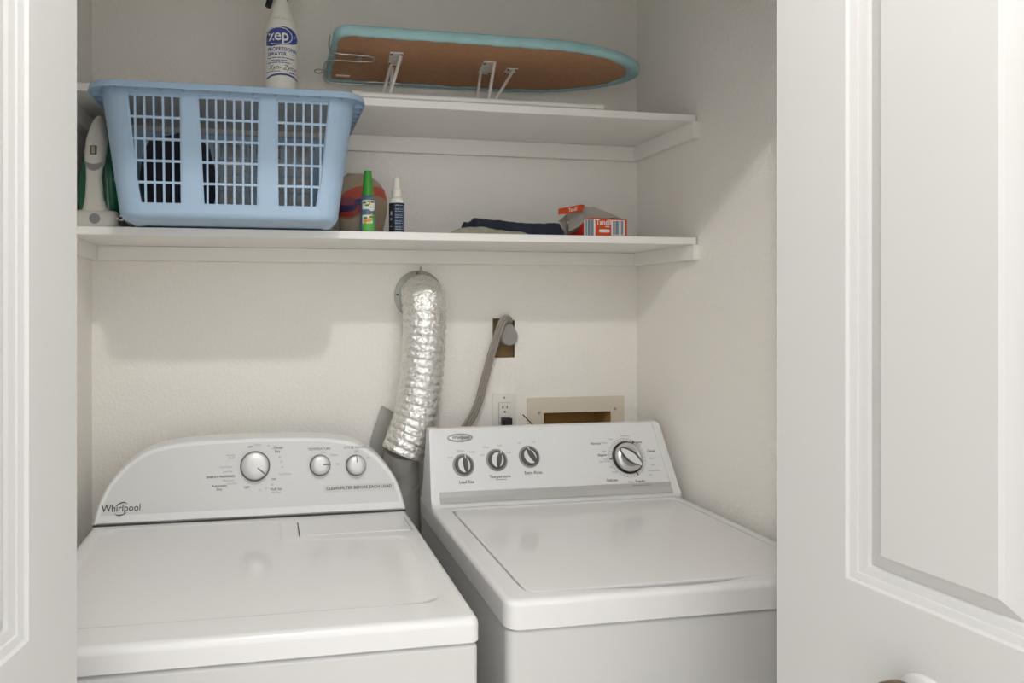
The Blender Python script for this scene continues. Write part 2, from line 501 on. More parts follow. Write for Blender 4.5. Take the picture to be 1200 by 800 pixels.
# swoosh around the middle of the lettering
for a0, a1, rx, ry, cx_, cz_ in ((200, 300, .019, .013, -.327, .953), (20, 150, .015, .012, -.332, .953)):
    pts = []
    for k in range(13):
        a = math.radians(a0 + (a1 - a0) * k / 12); wd = .0013 * math.sin(PI * k / 12) + .0002
        pts.append((a, wd))
    up = [dface(cx_ + (rx + q) * math.cos(a), cz_ - DZ + (ry + q) * math.sin(a) + .3 * (rx * math.cos(a)), .0011) for a, q in pts]
    dn = [dface(cx_ + (rx - q) * math.cos(a), cz_ - DZ + (ry - q) * math.sin(a) + .3 * (rx * math.cos(a)), .0011) for a, q in pts]
    for k in range(12): poly3(bm, [up[k], up[k + 1], dn[k + 1], dn[k]])
obj('brand_lettering', bm, 'ink', con, normals=False)
bm = B()
for s, x, z, sz in (('OFF', -.047, .9862, .0075), ('OFF', -.040, 1.0775, .0065), ('Timed', .0277, 1.0735, .0085), ('Dry', .026, 1.0655, .0085),
                    ('Automatic', -.1112, .9925, .0085), ('Dry', -.1112, .9845, .0085), ('ENERGY PREFERRED', -.108, 1.0125, .0075), ('Fluff Air', .0225, .9795, .0085),
                    ('OFF', .0165, 1.002, .0065)):
    bm = B(); dtext(bm, s, x, z, sz, weight=.01); obj('lettering', bm, 'ink', con, normals=False)
for s, x, z in (('TEMPERATURE', .1278, 1.0672), ('CYCLE SIGNAL', .2171, 1.0682)):
    bm = B(); dtext(bm, s, x, z, .0085); obj('lettering', bm, 'ink', con, normals=False)
bm = B()
for s, x, z in (('Wrinkle', -.086, 1.060), ('Shield', -.084, 1.054), ('Cool Down', -.096, 1.034), ('Less Dry', -.092, 1.0235), ('More Dry', -.090, 1.0035), ('Very Dry', -.082, .9965),
                ('Heavy', -.022, 1.082), ('70', .004, 1.0785), ('60', .016, 1.072), ('50', .024, 1.064), ('40', .031, 1.052), ('30', .035, 1.041), ('20', .037, 1.029), ('Cool Down', .043, 1.013),
                ('30', .012, .990), ('20', -.002, .982), ('10', -.016, .979), ('No Heat', .022, .973), ('Low', .138, 1.0595), ('Medium', .165, 1.052), ('High', .172, 1.031), ('OFF', .2195, 1.059), ('ON', .249, 1.0425)):
    dtext(bm, s, x, z, .0062)
tag(obj('small_lettering', bm, 'ink_soft', con, normals=False), kind='stuff')
bm = B()
join(bm, fill2d(rrect(.136, .312, .9665, .9835, .001, 1), [], lambda x, y: dface(x, y - DZ, .0009)))
st_ = obj('sticker', bm, 'sticker', con)
bm = B(); put_text(bm, 'CLEAN FILTER BEFORE EACH LOAD', .0102, lambda a, b: dface(.224 + a, .9752 - DZ + b * .965, .0018), weight=.008); obj('sticker_lettering', bm, 'ink', st_, normals=False)

# ---------------- washing machine
WX0, WX1, WY0, WY1, WZ = .402, 1.079, 1.0656, 1.728, .9187
wm = thing('washing_machine', ((WX0 + WX1) / 2, (WY0 + WY1) / 2, 0), 'white top-loading washing machine with dark dials and silver trim strip', 'washing machine')
bm = B()
P = rrect(WX0 + .003, WX1 - .003, WY0 + .004, WY1 - .004, .02)
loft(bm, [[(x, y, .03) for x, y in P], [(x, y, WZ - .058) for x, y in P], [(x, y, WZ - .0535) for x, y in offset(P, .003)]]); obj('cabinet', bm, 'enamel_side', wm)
bm = B(); box(bm, WX0 + .012, WX1 - .012, WY0 + .012, WY1 - .01, WZ - .056, WZ - .046); obj('seam', bm, 'gap', wm)
bm = B()
for x in (WX0 + .05, WX1 - .05):
    for y in (WY0 + .06, WY1 - .06):
        bm = B(); box(bm, x - .02, x + .02, y - .02, y + .02, 0, .032, .004, 1); obj('foot', bm, 'dark', wm)
bm = B()
outer = rrect(WX0, WX1, WY0, WY1, .026)
top = rim_body(bm, outer, WZ - .051, WZ, .011, cap_bottom=False)
hx0, hx1, hy0, hy1 = .446, 1.052, 1.094, 1.577
hole = fillet([(hx0, hy0), (.52, hy0), (.66, hy0 - .014), (.80, hy0 - .016), (.885, hy0), (hx1, hy0), (hx1, hy1), (hx0, hy1)], [.026, .02, .03, .03, .01, .026, .03, .03])
join(bm, fill2d(top, [hole], lambda x, y: (x, y, WZ)))
loft(bm, [[(x, y, WZ) for x, y in hole], [(x, y, WZ - .0022) for x, y in offset(hole, .0014)], [(x, y, WZ - .018) for x, y in offset(hole, .0016)]], (False, False))
bmesh.ops.remove_doubles(bm, verts=bm.verts[:], dist=.0001)
td = obj('top_deck', bm, 'enamel', wm, 30)
bm = B(); join(bm, fill2d(offset(hole, .0016), [], lambda x, y: (x, y, WZ - .018), .001, (0, 0, -1))); obj('lid_gap', bm, 'gap', td)  # floor below the lid coloured dark to stand in for shade in the gap
bm = B(); P = rrect(hx0 + .0058, hx1 - .0042, hy0 + .0042, hy1 - .0042, .026)
lo = [[(x, y, WZ - .017) for x, y in P]]
for k in range(5):
    a = k / 4 * PI / 2
    lo.append([(x, y, WZ - .0008 - .004 + .004 * math.sin(a)) for x, y in offset(P, .004 * (1 - math.cos(a)))])
lo.append([(x, y, WZ - .0003) for x, y in rrect(hx0 + .0545, hx1 - .0535, hy0 + .0535, hy1 - .0535, .02)])
loft(bm, lo); obj('lid', bm, 'enamel', wm, 30)
# console
WKY, WKZ, WKS = 1.597, .945, .42
def wface(x, z, d=0):
    n = Vector((0, -1, WKS)).normalized()
    return Vector((x, WKY + (z - WKZ) * WKS, z)) + n * d
WN = Vector((0, -1, WKS)).normalized()
prof = [(1.692, WZ + .0005), (1.586, WZ + .0005), (1.5855, .927), (1.5905, .9335), (1.597, .945), (1.6285, 1.020), (1.660, 1.0945), (1.6655, 1.1005), (1.674, 1.1025), (1.692, 1.100)]
def wx(z, s):
    tz = max(0, (z - .93) / .17)
    return (WX0 + .0 + .012 * tz, WX1 - .0 - .016 * tz)[s]
def wprof(ins, dout=0):
    out = []
    for y, z in prof: out.append((y - dout, z + (dout * .6 if z > .95 else 0)))
    return out
bm = B()
loft(bm, [[(wx(z, 0) + .018, y, z) for y, z in prof], [(wx(z, 1) - .018, y, z) for y, z in prof]])
wc = obj('console', bm, 'console', wm, 30)
for s in (0, 1):
    bm = B(); sg = (1, -1)[s]
    pr = []
    for y, z in prof: pr.append((y - (.0025 if y < 1.68 else 0), z + (.0015 if z > 1.09 else 0)))
    L0 = [(wx(z, s) + sg * .0215, y, z) for y, z in pr]
    L1 = [(wx(z, s) + sg * .005, y, z) for y, z in pr]
    cy, cz = 1.64, 1.0
    L2 = [(wx(z, s), y + (cy - y) * .045, z + (max(z, .925) > .925) * (cz - z) * .04) for y, z in pr]
    loft(bm, [L0, L1, L2]); obj('end_cap', bm, 'console', wc, 30)
bm = B()
P = [(1.5835, .931), (1.5835, .9325), (1.589, .9375), (1.5945, .9425), (1.5955, .9545), (1.605, .9545), (1.605, .931)]
loft(bm, [[(wx(.94, 0) + .0225, y, z) for y, z in P], [(wx(.94, 1) - .0225, y, z) for y, z in P]]); obj('trim_strip', bm, 'silver', wc, 30)
bm = B(); box(bm, WX0 + .012, WX1 - .012, 1.5865, 1.60, WZ + .0002, WZ + .0045); obj('console_gap', bm, 'gap', wc)
def wknob(x, z, ang):
    mx = frame(wface(x, z, .0002), WN)
    bm = B(); lathe(bm, [(.0285, 0), (.0285, .0016), (.026, .0022)], 36, mx); k = obj('knob', bm, 'grey_plastic', wc)
    bm = B(); lathe(bm, [(.0235, .0015), (.0235, .006), (.0215, .0085)], 36, mx); obj('knob_skirt', bm, 'dark_grey', k)
    r = mx @ Matrix.Rotation(ang, 4, 'Z')
    bm = B(); lathe(bm, [(.0155, .0085), (.0155, .0095)], 30, r @ Matrix.Translation((0, 0, 0)), sy=1.22); obj('knob_inset', bm, 'console', k)
    bm = B(); t = B()
    L = []
    for zz, wd, ln in ((.008, .0062, .0215), (.018, .0052, .0205), (.020, .004, .019)):
        L.append([(wd * (math.sin(PI * q / 12) ** .6 if 0 < q < 12 else .25) * sg_, -ln + 2 * ln * q / 12, zz) for sg_, rng in ((1, range(13)), (-1, range(12, -1, -1))) for q in rng])
    loft(t, L); join(bm, t, r @ Matrix.Translation((.003, 0, 0))); obj('grip', bm, 'dark_grey', k)
    bm = B(); t = B(); box(t, -.001, .001, .014, .0225, .0185, .0206); join(bm, t, r @ Matrix.Translation((.003, 0, 0))); obj('pointer', bm, 'ink_white', k)
wknob(.4954, 1.0138, math.radians(4)); wknob(.5856, 1.0225, math.radians(-14)); wknob(.6748, 1.0275, math.radians(28))
# cycle dial
mx = frame(wface(.9488, 1.0161, .0002), WN)
bm = B(); lathe(bm, [(.0425, 0), (.0425, .004), (.040, .006)], 48, mx); k = obj('cycle_dial', bm, 'black', wc)
bm = B(); lathe(bm, [(.0375, .004), (.0375, .012), (.034, .0165), (.026, .019), (.022, .0165), (.002, .0165)], 48, mx); obj('dial_ring', bm, 'chrome', k)
r = mx @ Matrix.Rotation(math.radians(-42), 4, 'Z')
bm = B(); t = B()
def lens(L_, W_, z, dx=0): return [(L_ * math.cos(2 * PI * q / 28), W_ * math.sin(2 * PI * q / 28) * (1 - .25 * abs(math.cos(2 * PI * q / 28))) + dx, z) for q in range(28)]
loft(t, [lens(.0345, .0165, .014), lens(.0335, .015, .026)]); join(bm, t, r); obj('dial_grip', bm, 'dark_grey', k)
bm = B(); t = B(); loft(t, [lens(.0335, .0115, .0262, -.003), lens(.032, .0105, .0285, -.003)]); join(bm, t, r); obj('dial_cap', bm, 'console', k)
def wtext(bm, s, x, z, size, align='CENTER', **kk):
    m2 = frame(wface(x, z, .0006), WN)
    put_text(bm, s, size, lambda a, b: m2 @ Vector((a, b, 0)), align, **kk)
bm = B()
for q in range(32):
    a = 2 * PI * q / 32
    t = B(); box(t, -.0004, .0004, .0455, .0505, .0002, .0005); join(bm, t, mx @ Matrix.Rotation(a, 4, 'Z'))
# thin printed ring
t = B()
for r0, r1 in ((.0508, .0514), (.0449, .0454)):
    vs = [[t.verts.new((rr * math.cos(2 * PI * q / 48), rr * math.sin(2 * PI * q / 48), .0004)) for q in range(48)] for rr in (r0, r1)]
    for q in range(48): t.faces.new((vs[0][q], vs[0][(q + 1) % 48], vs[1][(q + 1) % 48], vs[1][q]))
join(bm, t, mx)
tag(obj('dial_marks', bm, 'ink_soft', wc), kind='stuff')
bm = B()
for a in (-32, 92, 205):
    t = B(); box(t, -.0022, .0022, .044, .0515, .0003, .0007); bm = B(); join(bm, t, mx @ Matrix.Rotation(math.radians(a), 4, 'Z')); obj('start_mark', bm, 'ink_red', wc)
bm = B()
for s, x, z, sz in (('Load Size', .4990, .9750, .0105), ('Temperature', .5889, .9842, .0105), ('Extra Rinse', .6797, .9896, .0105),
                    ('Normal', .8660, 1.0530, .0090), ('Casual', 1.021, 1.030, .0090), ('Delicate', .8930, .9640, .0095),
                    ('Regular', .9880, 1.0525, .0085), ('Regular', .8800, 1.0245, .0085), ('Regular', .9720, .9590, .0090)):
    bm = B(); wtext(bm, s, x, z, sz, weight=.012); obj('lettering', bm, 'ink', wc, normals=False)
bm = B()
for s, x, z in (('Small', .462, 1.033), ('Medium', .4925, 1.0475), ('Large', .523, 1.0445), ('Hot', .549, 1.036), ('Warm', .561, 1.054), ('Cold', .598, 1.057), ('Cold', .620, 1.039),
                ('Off', .653, 1.061), ('On', .694, 1.0625), ('Heavy', .892, 1.054), ('Light', .886, 1.034), ('Quick', .888, 1.015), ('Super Wash', .882, 1.009), ('Spin', .898, .995), ('Rinse', .905, .983),
                ('Rinse', .945, .958), ('Soak', .912, 1.063), ('Final Rinse', .955, 1.0695), ('Light', .990, 1.046), ('Rinse', 1.018, 1.012), ('Spin', 1.018, .996), ('Wrinkle Rinse', 1.018, .982), ('Off', 1.004, .972)):
    wtext(bm, s, x, z, .0062)
m3 = frame(wface(.576, .9775, .0006), WN); put_bars(bm, .03, .003, lambda a, b: m3 @ Vector((a, b, 0)), 4)
tag(obj('small_lettering', bm, 'ink_soft', wc, normals=False), kind='stuff')
bm = B(); m3 = frame(wface(.945, .9495, .0006), WN); put_bars(bm, .055, .003, lambda a, b: m3 @ Vector((a, b, 0)), 2)
for v in bm.verts: v.co.y -= .0035
tag(obj('strip_lettering', bm, 'ink_soft', wc, normals=False), kind='stuff')
mx = frame(wface(.4945, 1.0785, .0003), WN)
bm = B(); t = B()
def oval(a, b, z): return [(a * math.cos(2 * PI * q / 32), b * math.sin(2 * PI * q / 32), z) for q in range(32)]
loft(t, [oval(.0335, .0105, 0), oval(.0335, .0105, .002), oval(.031, .0088, .0032)]); join(bm, t, mx); bd = obj('badge', bm, 'grey_plastic', wc)
bm = B(); t = B(); loft(t, [oval(.0305, .0083, .0030), oval(.029, .0075, .0036)]); join(bm, t, mx); obj('badge_plate', bm, 'silver', bd)
bm = B(); put_text(bm, 'Whirlpool', .0115, lambda a, b: mx @ Vector((a, b, .004)), shear=.3, weight=.01); obj('badge_lettering', bm, 'ink', bd, normals=False)

# ------------------------------------------------------------------ laundry basket
bk = thing('laundry_basket', (-.0735, 1.575, LZ), 'light blue plastic laundry basket with slotted sides on the lower shelf', 'basket')
BX, BY = -.0735, 1.575
HB = .2630
def bdim(t):                            # half width, half depth, corner radius at height fraction t
    return .2275 + .035 * t, .165 + .024 * t, .045 + .012 * t
def bloop(t, z, off=0, k=6):
    a, b, r = bdim(t); a += off; b += off
    return [(BX + x, BY + y, LZ + z) for x, y in rrect(-a, a, -b, b, r, k)]
bm = B()
# floor + rounded lower edge
loft(bm, [bloop(0, .004, -.030), bloop(0, .0015, -.022), bloop(0, .0022, -.010), bloop(.005, .006, -.003), bloop(.02, .011, -.0005), bloop(.04, .016, 0), bloop(.04, .017, -.003), bloop(.01, .012, -.008), bloop(0, .008, -.02)], (True, True))
obj('base', bm, 'basket', bk, 50)
# corner columns
def corner_parts():
    for q in range(4):
        bm = B()
        lo = []
        for j in range(7):
            t = .04 + (1 - .04) * j / 6; z = .014 + (HB - .014) * j / 6
            a, b, r = bdim(t)
            o_ = bloop(t, z); i_ = bloop(t, z, -.003)
            seg = list(range(q * 7, q * 7 + 7))
            lo.append([o_[s] for s in seg] + [i_[s] for s in seg[::-1]])
        loft(bm, lo); obj('corner', bm, 'basket', bk, 50)
corner_parts()
def bwall(side):
    """side 0 front, 1 right, 2 back, 3 left: returns map (x along wall, h height, d depth inward)"""
    def mp(x, h, d=0):
        t = .04 + .96 * (h - .014) / (HB - .014)
        a, b, r = bdim(t)
        if side == 0: return (BX + x, BY - b + d, LZ + h)
        if side == 2: return (BX - x, BY + b - d, LZ + h)
        if side == 1: return (BX + a - d, BY + x, LZ + h)
        return (BX - a + d, BY - x, LZ + h)
    return mp
def clip(poly, x0, y0, x1, y1):
    """keep the part left of the directed line"""
    out = []
    f = lambda p: (x1 - x0) * (p[1] - y0) - (y1 - y0) * (p[0] - x0)
    for i in range(len(poly)):
        a, b = poly[i - 1], poly[i]; fa, fb = f(a), f(b)
        if (fa >= 0) != (fb >= 0):
            s = fa / (fa - fb); out.append((a[0] + (b[0] - a[0]) * s, a[1] + (b[1] - a[1]) * s))
        if fb >= 0: out.append(b)
    return out
def area(p): return abs(sum(p[i - 1][0] * p[i][1] - p[i][0] * p[i - 1][1] for i in range(len(p)))) / 2
def make_wall(side, wins, name):
    mp = bwall(side)
    hl = lambda t: (bdim(t)[0] if side in (0, 2) else bdim(t)[1]) - bdim(t)[2]
    h0, h1 = .014, HB
    outer = [(-hl(.04), h0), (hl(.04), h0), (hl(1), h1), (-hl(1), h1)]
    nv = {0: (0, 1, 0), 2: (0, -1, 0), 1: (-1, 0, 0), 3: (1, 0, 0)}[side]
    holes = []
    for (bl, br, tl, tr) in wins:
        holes.append(fillet([(bl, .031), (br, .031), (tr, .2525), (tl, .2525)], .004, 2))
    w_ = obj(name, fill2d(outer, holes, lambda x, y: mp(x, y), .003, nv), 'basket', bk, 40)
    pitch, hw, rp, hh, g0 = .0182, .0138, .0434, .0385, .0345
    for (bl, br, tl, tr) in wins:
        o2 = [(bl - .004, .028), (br + .004, .028), (tr + .004, .2555), (tl - .004, .2555)]
        cells = []
        lo, hi = min(bl, tl), max(br, tr)
        anchor = (bl + br + tl + tr) / 4 if abs((tl - bl) + (tr - br)) < .01 else (br - pitch * 3.5 if abs(tr - br) < abs(tl - bl) else bl + pitch * 3.5)
        for i in range(-9, 10):
            cx_ = anchor + i * pitch
            for j in range(5):
                z0 = g0 + j * rp
                c = [(cx_ - hw / 2, z0), (cx_ + hw / 2, z0), (cx_ + hw / 2, z0 + hh), (cx_ - hw / 2, z0 + hh)]
                m_ = .0035
                c = clip(c, br - m_, .031, tr - m_, .2525)
                if len(c) > 2: c = clip(c, tl + m_, .2525, bl + m_, .031)
                if len(c) > 2 and area(c) > hw * hh * .12: cells.append(c)
        obj('lattice', fill2d(o2, cells, lambda x, y: mp(x, y, .0035), .0025, nv), 'basket', w_, 40)
make_wall(0, [(-.182, -.098, -.2175, -.098), (-.0575, .0565, -.0675, .060), (.095, .180, .092, .212)], 'front_wall')
make_wall(2, [(-.180, -.095, -.212, -.092), (-.0565, .0575, -.060, .0675), (.098, .182, .098, .2175)], 'back_wall')
make_wall(1, [(-.105, -.012, -.115, -.012), (.012, .105, .012, .115)], 'side_wall')
make_wall(3, [(-.105, -.012, -.115, -.012), (.012, .105, .012, .115)], 'side_wall')
bm = B()
loft(bm, [bloop(1, HB - .006, -.003), bloop(1, HB + .004, -.003), bloop(1, HB + .008, .004), bloop(1, HB + .0085, .012), bloop(1, HB + .006, .0185), bloop(1, HB - .001, .0205), bloop(1, HB - .0075, .0215),
          bloop(1, HB - .0075, .0195), bloop(1, HB - .001, .0185), bloop(1, HB + .003, .012), bloop(1, HB + .002, .002), bloop(1, HB - .006, .0)], (False, False))
rm = obj('rim', bm, 'basket', bk, 50)
bm = B()
for sd in (0, 2):
    for i in range(-5, 6):
        x = i * .046; y0, y1 = (BY - .2095, BY - .1865) if sd == 0 else (BY + .1865, BY + .2095)
        box(bm, BX + x - .001, BX + x + .001, y0, y1, LZ + HB - .0065, LZ + HB + .004)
for sg in (-1, 1):
    for i in range(-4, 5):
        y = i * .034; x0, x1 = sorted((BX + sg * .2615, BX + sg * .283))
        box(bm, x0, x1, BY + y - .001, BY + y + .001, LZ + HB - .0065, LZ + HB + .004)
tag(obj('rim_ribs', bm, 'basket', rm, 40), kind='stuff')

# dark clothing seen through the slots at the left of the basket
bm = B()
lo = []
for zz, sx_, sy_ in ((.0105, .060, .105), (.02, .070, .115), (.06, .076, .12), (.11, .079, .12), (.155, .077, .115), (.185, .064, .10), (.200, .035, .06)):
    L = []
    for k in range(40):
        a = 2 * PI * k / 40
        q = 1 + .10 * noise.noise(Vector((math.cos(a) * 1.6, math.sin(a) * 1.6, zz * 22))) 
        L.append((-.198 + sx_ * q * math.copysign(abs(math.cos(a)) ** .7, math.cos(a)), BY + sy_ * q * math.copysign(abs(math.sin(a)) ** .7, math.sin(a)), LZ + zz + (.012 * noise.noise(Vector((math.cos(a) * 2, math.sin(a) * 2, 7))) if zz > .1 else 0)))
    lo.append(L)
loft(bm, lo)
tag(obj('laundry_heap', bm, 'dark_cloth', smooth=60), 'dark clothing heaped inside the blue laundry basket', 'clothing')

# ------------------------------------------------------------------ ironing board on its legs (upper shelf)
IZ = 2.050
ib = thing('ironing_board', (.58, 1.675, UZ), 'tabletop ironing board with teal cover and brown underside on short white legs', 'ironing board')
def ib_outline(n=30):
    half_ = []
    L = .85; hw = .1475
    for k in range(n + 1):
        a = k / n
        x = .50 + (L - .50) * math.sin(a * PI / 2)
        y = hw * (max(0, 1 - ((x - .50) / (L - .50)) ** 2.15)) ** .55
        half_.append((x, y))
    low = [(0.035, -hw), (.12, -hw), (.2, -hw), (.28, -hw), (.36, -hw), (.43, -hw)] + [(x, -y) for x, y in half_]
    upp = [(x, y) for x, y in half_[::-1]][1:] + [(.43, hw), (.36, hw), (.28, hw), (.2, hw), (.12, hw), (.035, hw)]
    lc = [(.035 - .035 * math.sin(a), hw - .035 + .035 * math.cos(a)) for a in [PI / 2 * k / 6 for k in range(1, 7)]]
    lc += [(0, y) for y in (.07, .035, 0, -.035, -.07)]
    lc += [(.035 - .035 * math.cos(a), -(hw - .035) - .035 * math.sin(a)) for a in [PI / 2 * k / 6 for k in range(0, 6)]]
    P = low + upp + lc
    return [(.155 + x, 1.675 + y) for x, y in P]
OUT = ib_outline()
# resample evenly so the folds look regular
def resample(P, n):
    Q = [Vector(p) for p in P]; L = [0]
    for i in range(len(Q)): L.append(L[-1] + (Q[(i + 1) % len(Q)] - Q[i]).length)
    out = []; j = 0
    for k in range(n):
        s = L[-1] * k / n
        while L[j + 1] < s: j += 1
        f = (s - L[j]) / max(1e-9, L[j + 1] - L[j])
        q = Q[j].lerp(Q[(j + 1) % len(Q)], f); out.append((q.x, q.y))
    return out
OUT = resample(OUT, 220)
def wob(p, s, k, seed=0): return noise.noise(Vector((p[0] * s, p[1] * s, seed))) * k
bm = B()
rows = []
for o_, z, wk in ((.016, .0, .005), (.013, -.003, .004), (.006, -.0045, .002), (.001, -.001, .0015), (0, .005, .002), (.0005, .013, .002), (.004, .019, .0015), (.012, .0235, .001), (.03, .026, 0)):
    L = []
    off = [((x if x < .82 else .82 + (x - .82) * (1 - .12 * min(1, o_ / .013) * (z < .004))), y) for x, y in offset(OUT, o_)]
    for i, p in enumerate(off):
        a = wob(p, 45, wk, z * 10) + wob(p, 120, wk * .6, 3) + (wob((p[0] * .2, p[1]), 260, .0022, 5) if p[0] > .9 else 0)
        c0 = OUT[i]; dv = (Vector(p) - Vector((.55, 1.675)))
        dv = dv.normalized() if dv.length else dv
        L.append((p[0] + dv.x * a, p[1] + dv.y * a, IZ + z + wob(p, 60, wk * .7, 9)))
    rows.append(L)
loft(bm, rows, (False, False))
join(bm, fill2d(offset(OUT, .03), [], lambda x, y: (x, y, IZ + .026)))
obj('cover', bm, 'teal', ib, 60)
bm = B(); P = [((x if x < .82 else .82 + (x - .82) * .90), y) for x, y in offset(OUT, .008)]; P = P[::2]
loft(bm, [[(x, y, IZ + .001) for x, y in P], [(x, y, IZ + .006) for x, y in P]]); obj('underside_panel', bm, 'hardboard', ib)
ft = (1.566, UZ + .0095)
bm = B(); tube(bm, [(.215, ft[0], ft[1]), (.83, ft[0], ft[1])], .0078, 14); f1 = obj('foot_bar', bm, 'white_metal', ib)
bm = B(); tube(bm, [(.22, 1.79, ft[1]), (.80, 1.79, ft[1])], .0078, 14); obj('foot_bar', bm, 'white_metal', ib)
for x in (.212, .833):
    bm = B(); tube(bm, [(x - .012, ft[0], ft[1]), (x + .012, ft[0], ft[1])], .0094, 14); obj('foot_cap', bm, 'rubber_white', f1)
def bracket(x, y, w_, l_, sk):
    bm = B(); P = [(x - w_ / 2 - sk, y + l_ / 2), (x + w_ / 2 - sk, y + l_ / 2), (x + w_ / 2 + sk, y - l_ / 2), (x - w_ / 2 + sk, y - l_ / 2)]
    loft(bm, [[(a, b, IZ - .001) for a, b in P], [(a, b, IZ + .0012) for a, b in P]])
    br = obj('bracket', bm, 'white_metal', ib)
    for a, b in P:
        q = Vector((a, b)).lerp(Vector((x, y)), .25)
        bm = B(); lathe(bm, [(.0035, -.0018), (.0035, .0005)], 10, Matrix.Translation((q.x, q.y, IZ - .0008))); obj('screw', bm, 'dark_grey', br)
bracket(.325, 1.655, .034, .075, -.004); bracket(.575, 1.675, .034, .075, -.004); bracket(.645, 1.685, .030, .03, 0)
def rod(p, q, r=.0042):
    bm = B(); tube(bm, [p, q], r, 10); obj('leg', bm, 'white_metal', ib)
rod((.333, 1.63, IZ - .004), (.292, ft[0], ft[1])); rod((.318, 1.685, IZ - .004), (.276, ft[0] + .004, ft[1]))
rod((.583, 1.64, IZ - .004), (.541, ft[0], ft[1])); rod((.566, 1.70, IZ - .004), (.512, ft[0] + .004, ft[1])); rod((.648, 1.68, IZ - .004), (.556, ft[0], ft[1]))
rod((.325, 1.70, IZ - .004), (.33, 1.79, ft[1])); rod((.60, 1.70, IZ - .004), (.61, 1.79, ft[1]))
# wire iron rest and hanging ring at the square end
def wire(pts, r=.0021, n=8, name='rest_wire', m='wire'):
    bm = B(); tube(bm, catmull(pts, n), r, 8); obj(name, bm, m, ib)
wire([(.148, 1.56, IZ + .004), (.150, 1.60, IZ - .006), (.17, 1.625, IZ - .008), (.24, 1.632, IZ - .007), (.268, 1.645, IZ - .006), (.262, 1.665, IZ - .006), (.21, 1.668, IZ - .007), (.165, 1.665, IZ - .008), (.148, 1.69, IZ - .006), (.148, 1.74, IZ - .006)])
wire([(.150, 1.73, IZ - .008), (.152, 1.775, IZ - .010), (.165, 1.80, IZ - .012), (.22, 1.803, IZ - .013), (.262, 1.803, IZ - .012), (.275, 1.795, IZ - .008), (.31, 1.795, IZ - .007), (.36, 1.797, IZ - .006)])
wire([(.145 + .011 * math.cos(a) - .009, 1.745 + .013 * math.sin(a), IZ - .006) for a in [2 * PI * q / 12 for q in range(13)]], .0016, 3, 'hanging_ring')
bm = B(); box(bm, .225, .237, 1.640, 1.659, IZ - .0085, IZ - .003); obj('wire_clip', bm, 'wire', ib)
bm = B(); box(bm, .185, .222, 1.775, 1.783, IZ - .002, IZ + .0008); obj('care_tag', bm, 'rubber_white', ib)

# the board stands a little higher at the front than at the wall
for ch in list(ib.children) + [g for c_ in ib.children for g in c_.children]:
    for v in ch.data.vertices:
        f_ = max(0, min(1, (v.co.z - .02) / (IZ - UZ - .02)))
        v.co.z += -v.co.y * .055 * f_
# ------------------------------------------------------------------ trigger spray bottle (upper shelf)
ZX, ZY, ZR = .0345, 1.65, .0415
zb = thing('spray_bottle', (ZX, ZY, UZ), 'tall white spray bottle with blue printing and black trigger top', 'bottle')
bm = B(); lathe(bm, [(.036, 0), (.040, .002), (ZR, .008), (ZR, .178), (.0408, .184), (.038, .194), (.034, .203), (.0275, .222), (.022, .242), (.0185, .252), (.0165, .258), (.0145, .262)], 40, Matrix.Translation((ZX, ZY, UZ)))
body = obj('bottle_body', bm, 'bottle_white', zb, 50)
bm = B(); lathe(bm, [(.0165, .257), (.0175, .259), (.0175, .281), (.014, .284)], 28, Matrix.Translation((ZX, ZY, UZ)))
sp = obj('spray_collar', bm, 'black', zb)
bm = B(); box(bm, ZX - .055, ZX + .035, ZY - .012, ZY + .012, UZ + .284, UZ + .318, .006, 3); obj('spray_head', bm, 'black', zb)
bm = B(); tube(bm, catmull([(ZX - .026, ZY - .006, UZ + .290), (ZX - .025, ZY - .006, UZ + .268), (ZX - .029, ZY - .006, UZ + .248), (ZX - .032, ZY - .006, UZ + .239)], 5), .0078, 10); obj('trigger', bm, 'black', zb)
def zr(z):
    h = z - UZ
    pts = [(0, ZR), (.178, ZR), (.184, .0408), (.194, .038), (.203, .034), (.222, .0275), (.242, .022)]
    for (a, ra), (b, rb) in zip(pts, pts[1:]):
        if a <= h <= b: return ra + (rb - ra) * (h - a) / (b - a)
    return ZR
A0 = -.09
def zmap(x0, z0, lift=.0004):
    def f(x, y):
        z = z0 + y; r_ = zr(z) + lift; a = (x0 + x) / ZR - A0
        return Vector((ZX + r_ * math.sin(a), ZY - r_ * math.cos(a), z))
    return f
def wrap_fill(poly, x0, z0, lift):
    # subdivide polygon in x so it follows the curve
    t = fill2d(poly, [], lambda x, y: (x, y, 0))
    xs = sorted(p[0] for p in poly)
    k = xs[0]
    while k < xs[-1]:
        k += .004
        bmesh.ops.bisect_plane(t, geom=t.verts[:] + t.edges[:] + t.faces[:], plane_co=(k, 0, 0), plane_no=(1, 0, 0))
    f = zmap(x0, z0, lift)
    for v in t.verts: v.co = f(v.co.x, v.co.y)
    return t
def ell(a, b, n=32, cx_=0, cy_=0): return [(cx_ + a * math.cos(2 * PI * q / n), cy_ + b * math.sin(2 * PI * q / n)) for q in range(n)]
bm = B()
eye = [(-.047, -.019), (-.046, .013), (-.030, .0205), (0, .0235), (.02, .021), (.038, .013), (.048, .003), (.043, -.008), (.025, -.016), (0, -.021), (-.03, -.024)]
join(bm, wrap_fill(eye, .002, 2.072, .0003))
stripe = [(-.046, -.006), (-.03, -.0005), (-.01, .002), (.01, .002), (.03, -.0005), (.046, -.006), (.046, -.0015), (.03, .004), (.01, .0065), (-.01, .0065), (-.03, .004), (-.046, -.0015)]
join(bm, wrap_fill(stripe, .002, 1.9755, .0003))
put_text(bm, 'PROFESSIONAL', .0125, zmap(-.040, 2.0405), 'LEFT', weight=.02); put_text(bm, 'SPRAYER', .0125, zmap(-.040, 2.0285), 'LEFT', weight=.02)
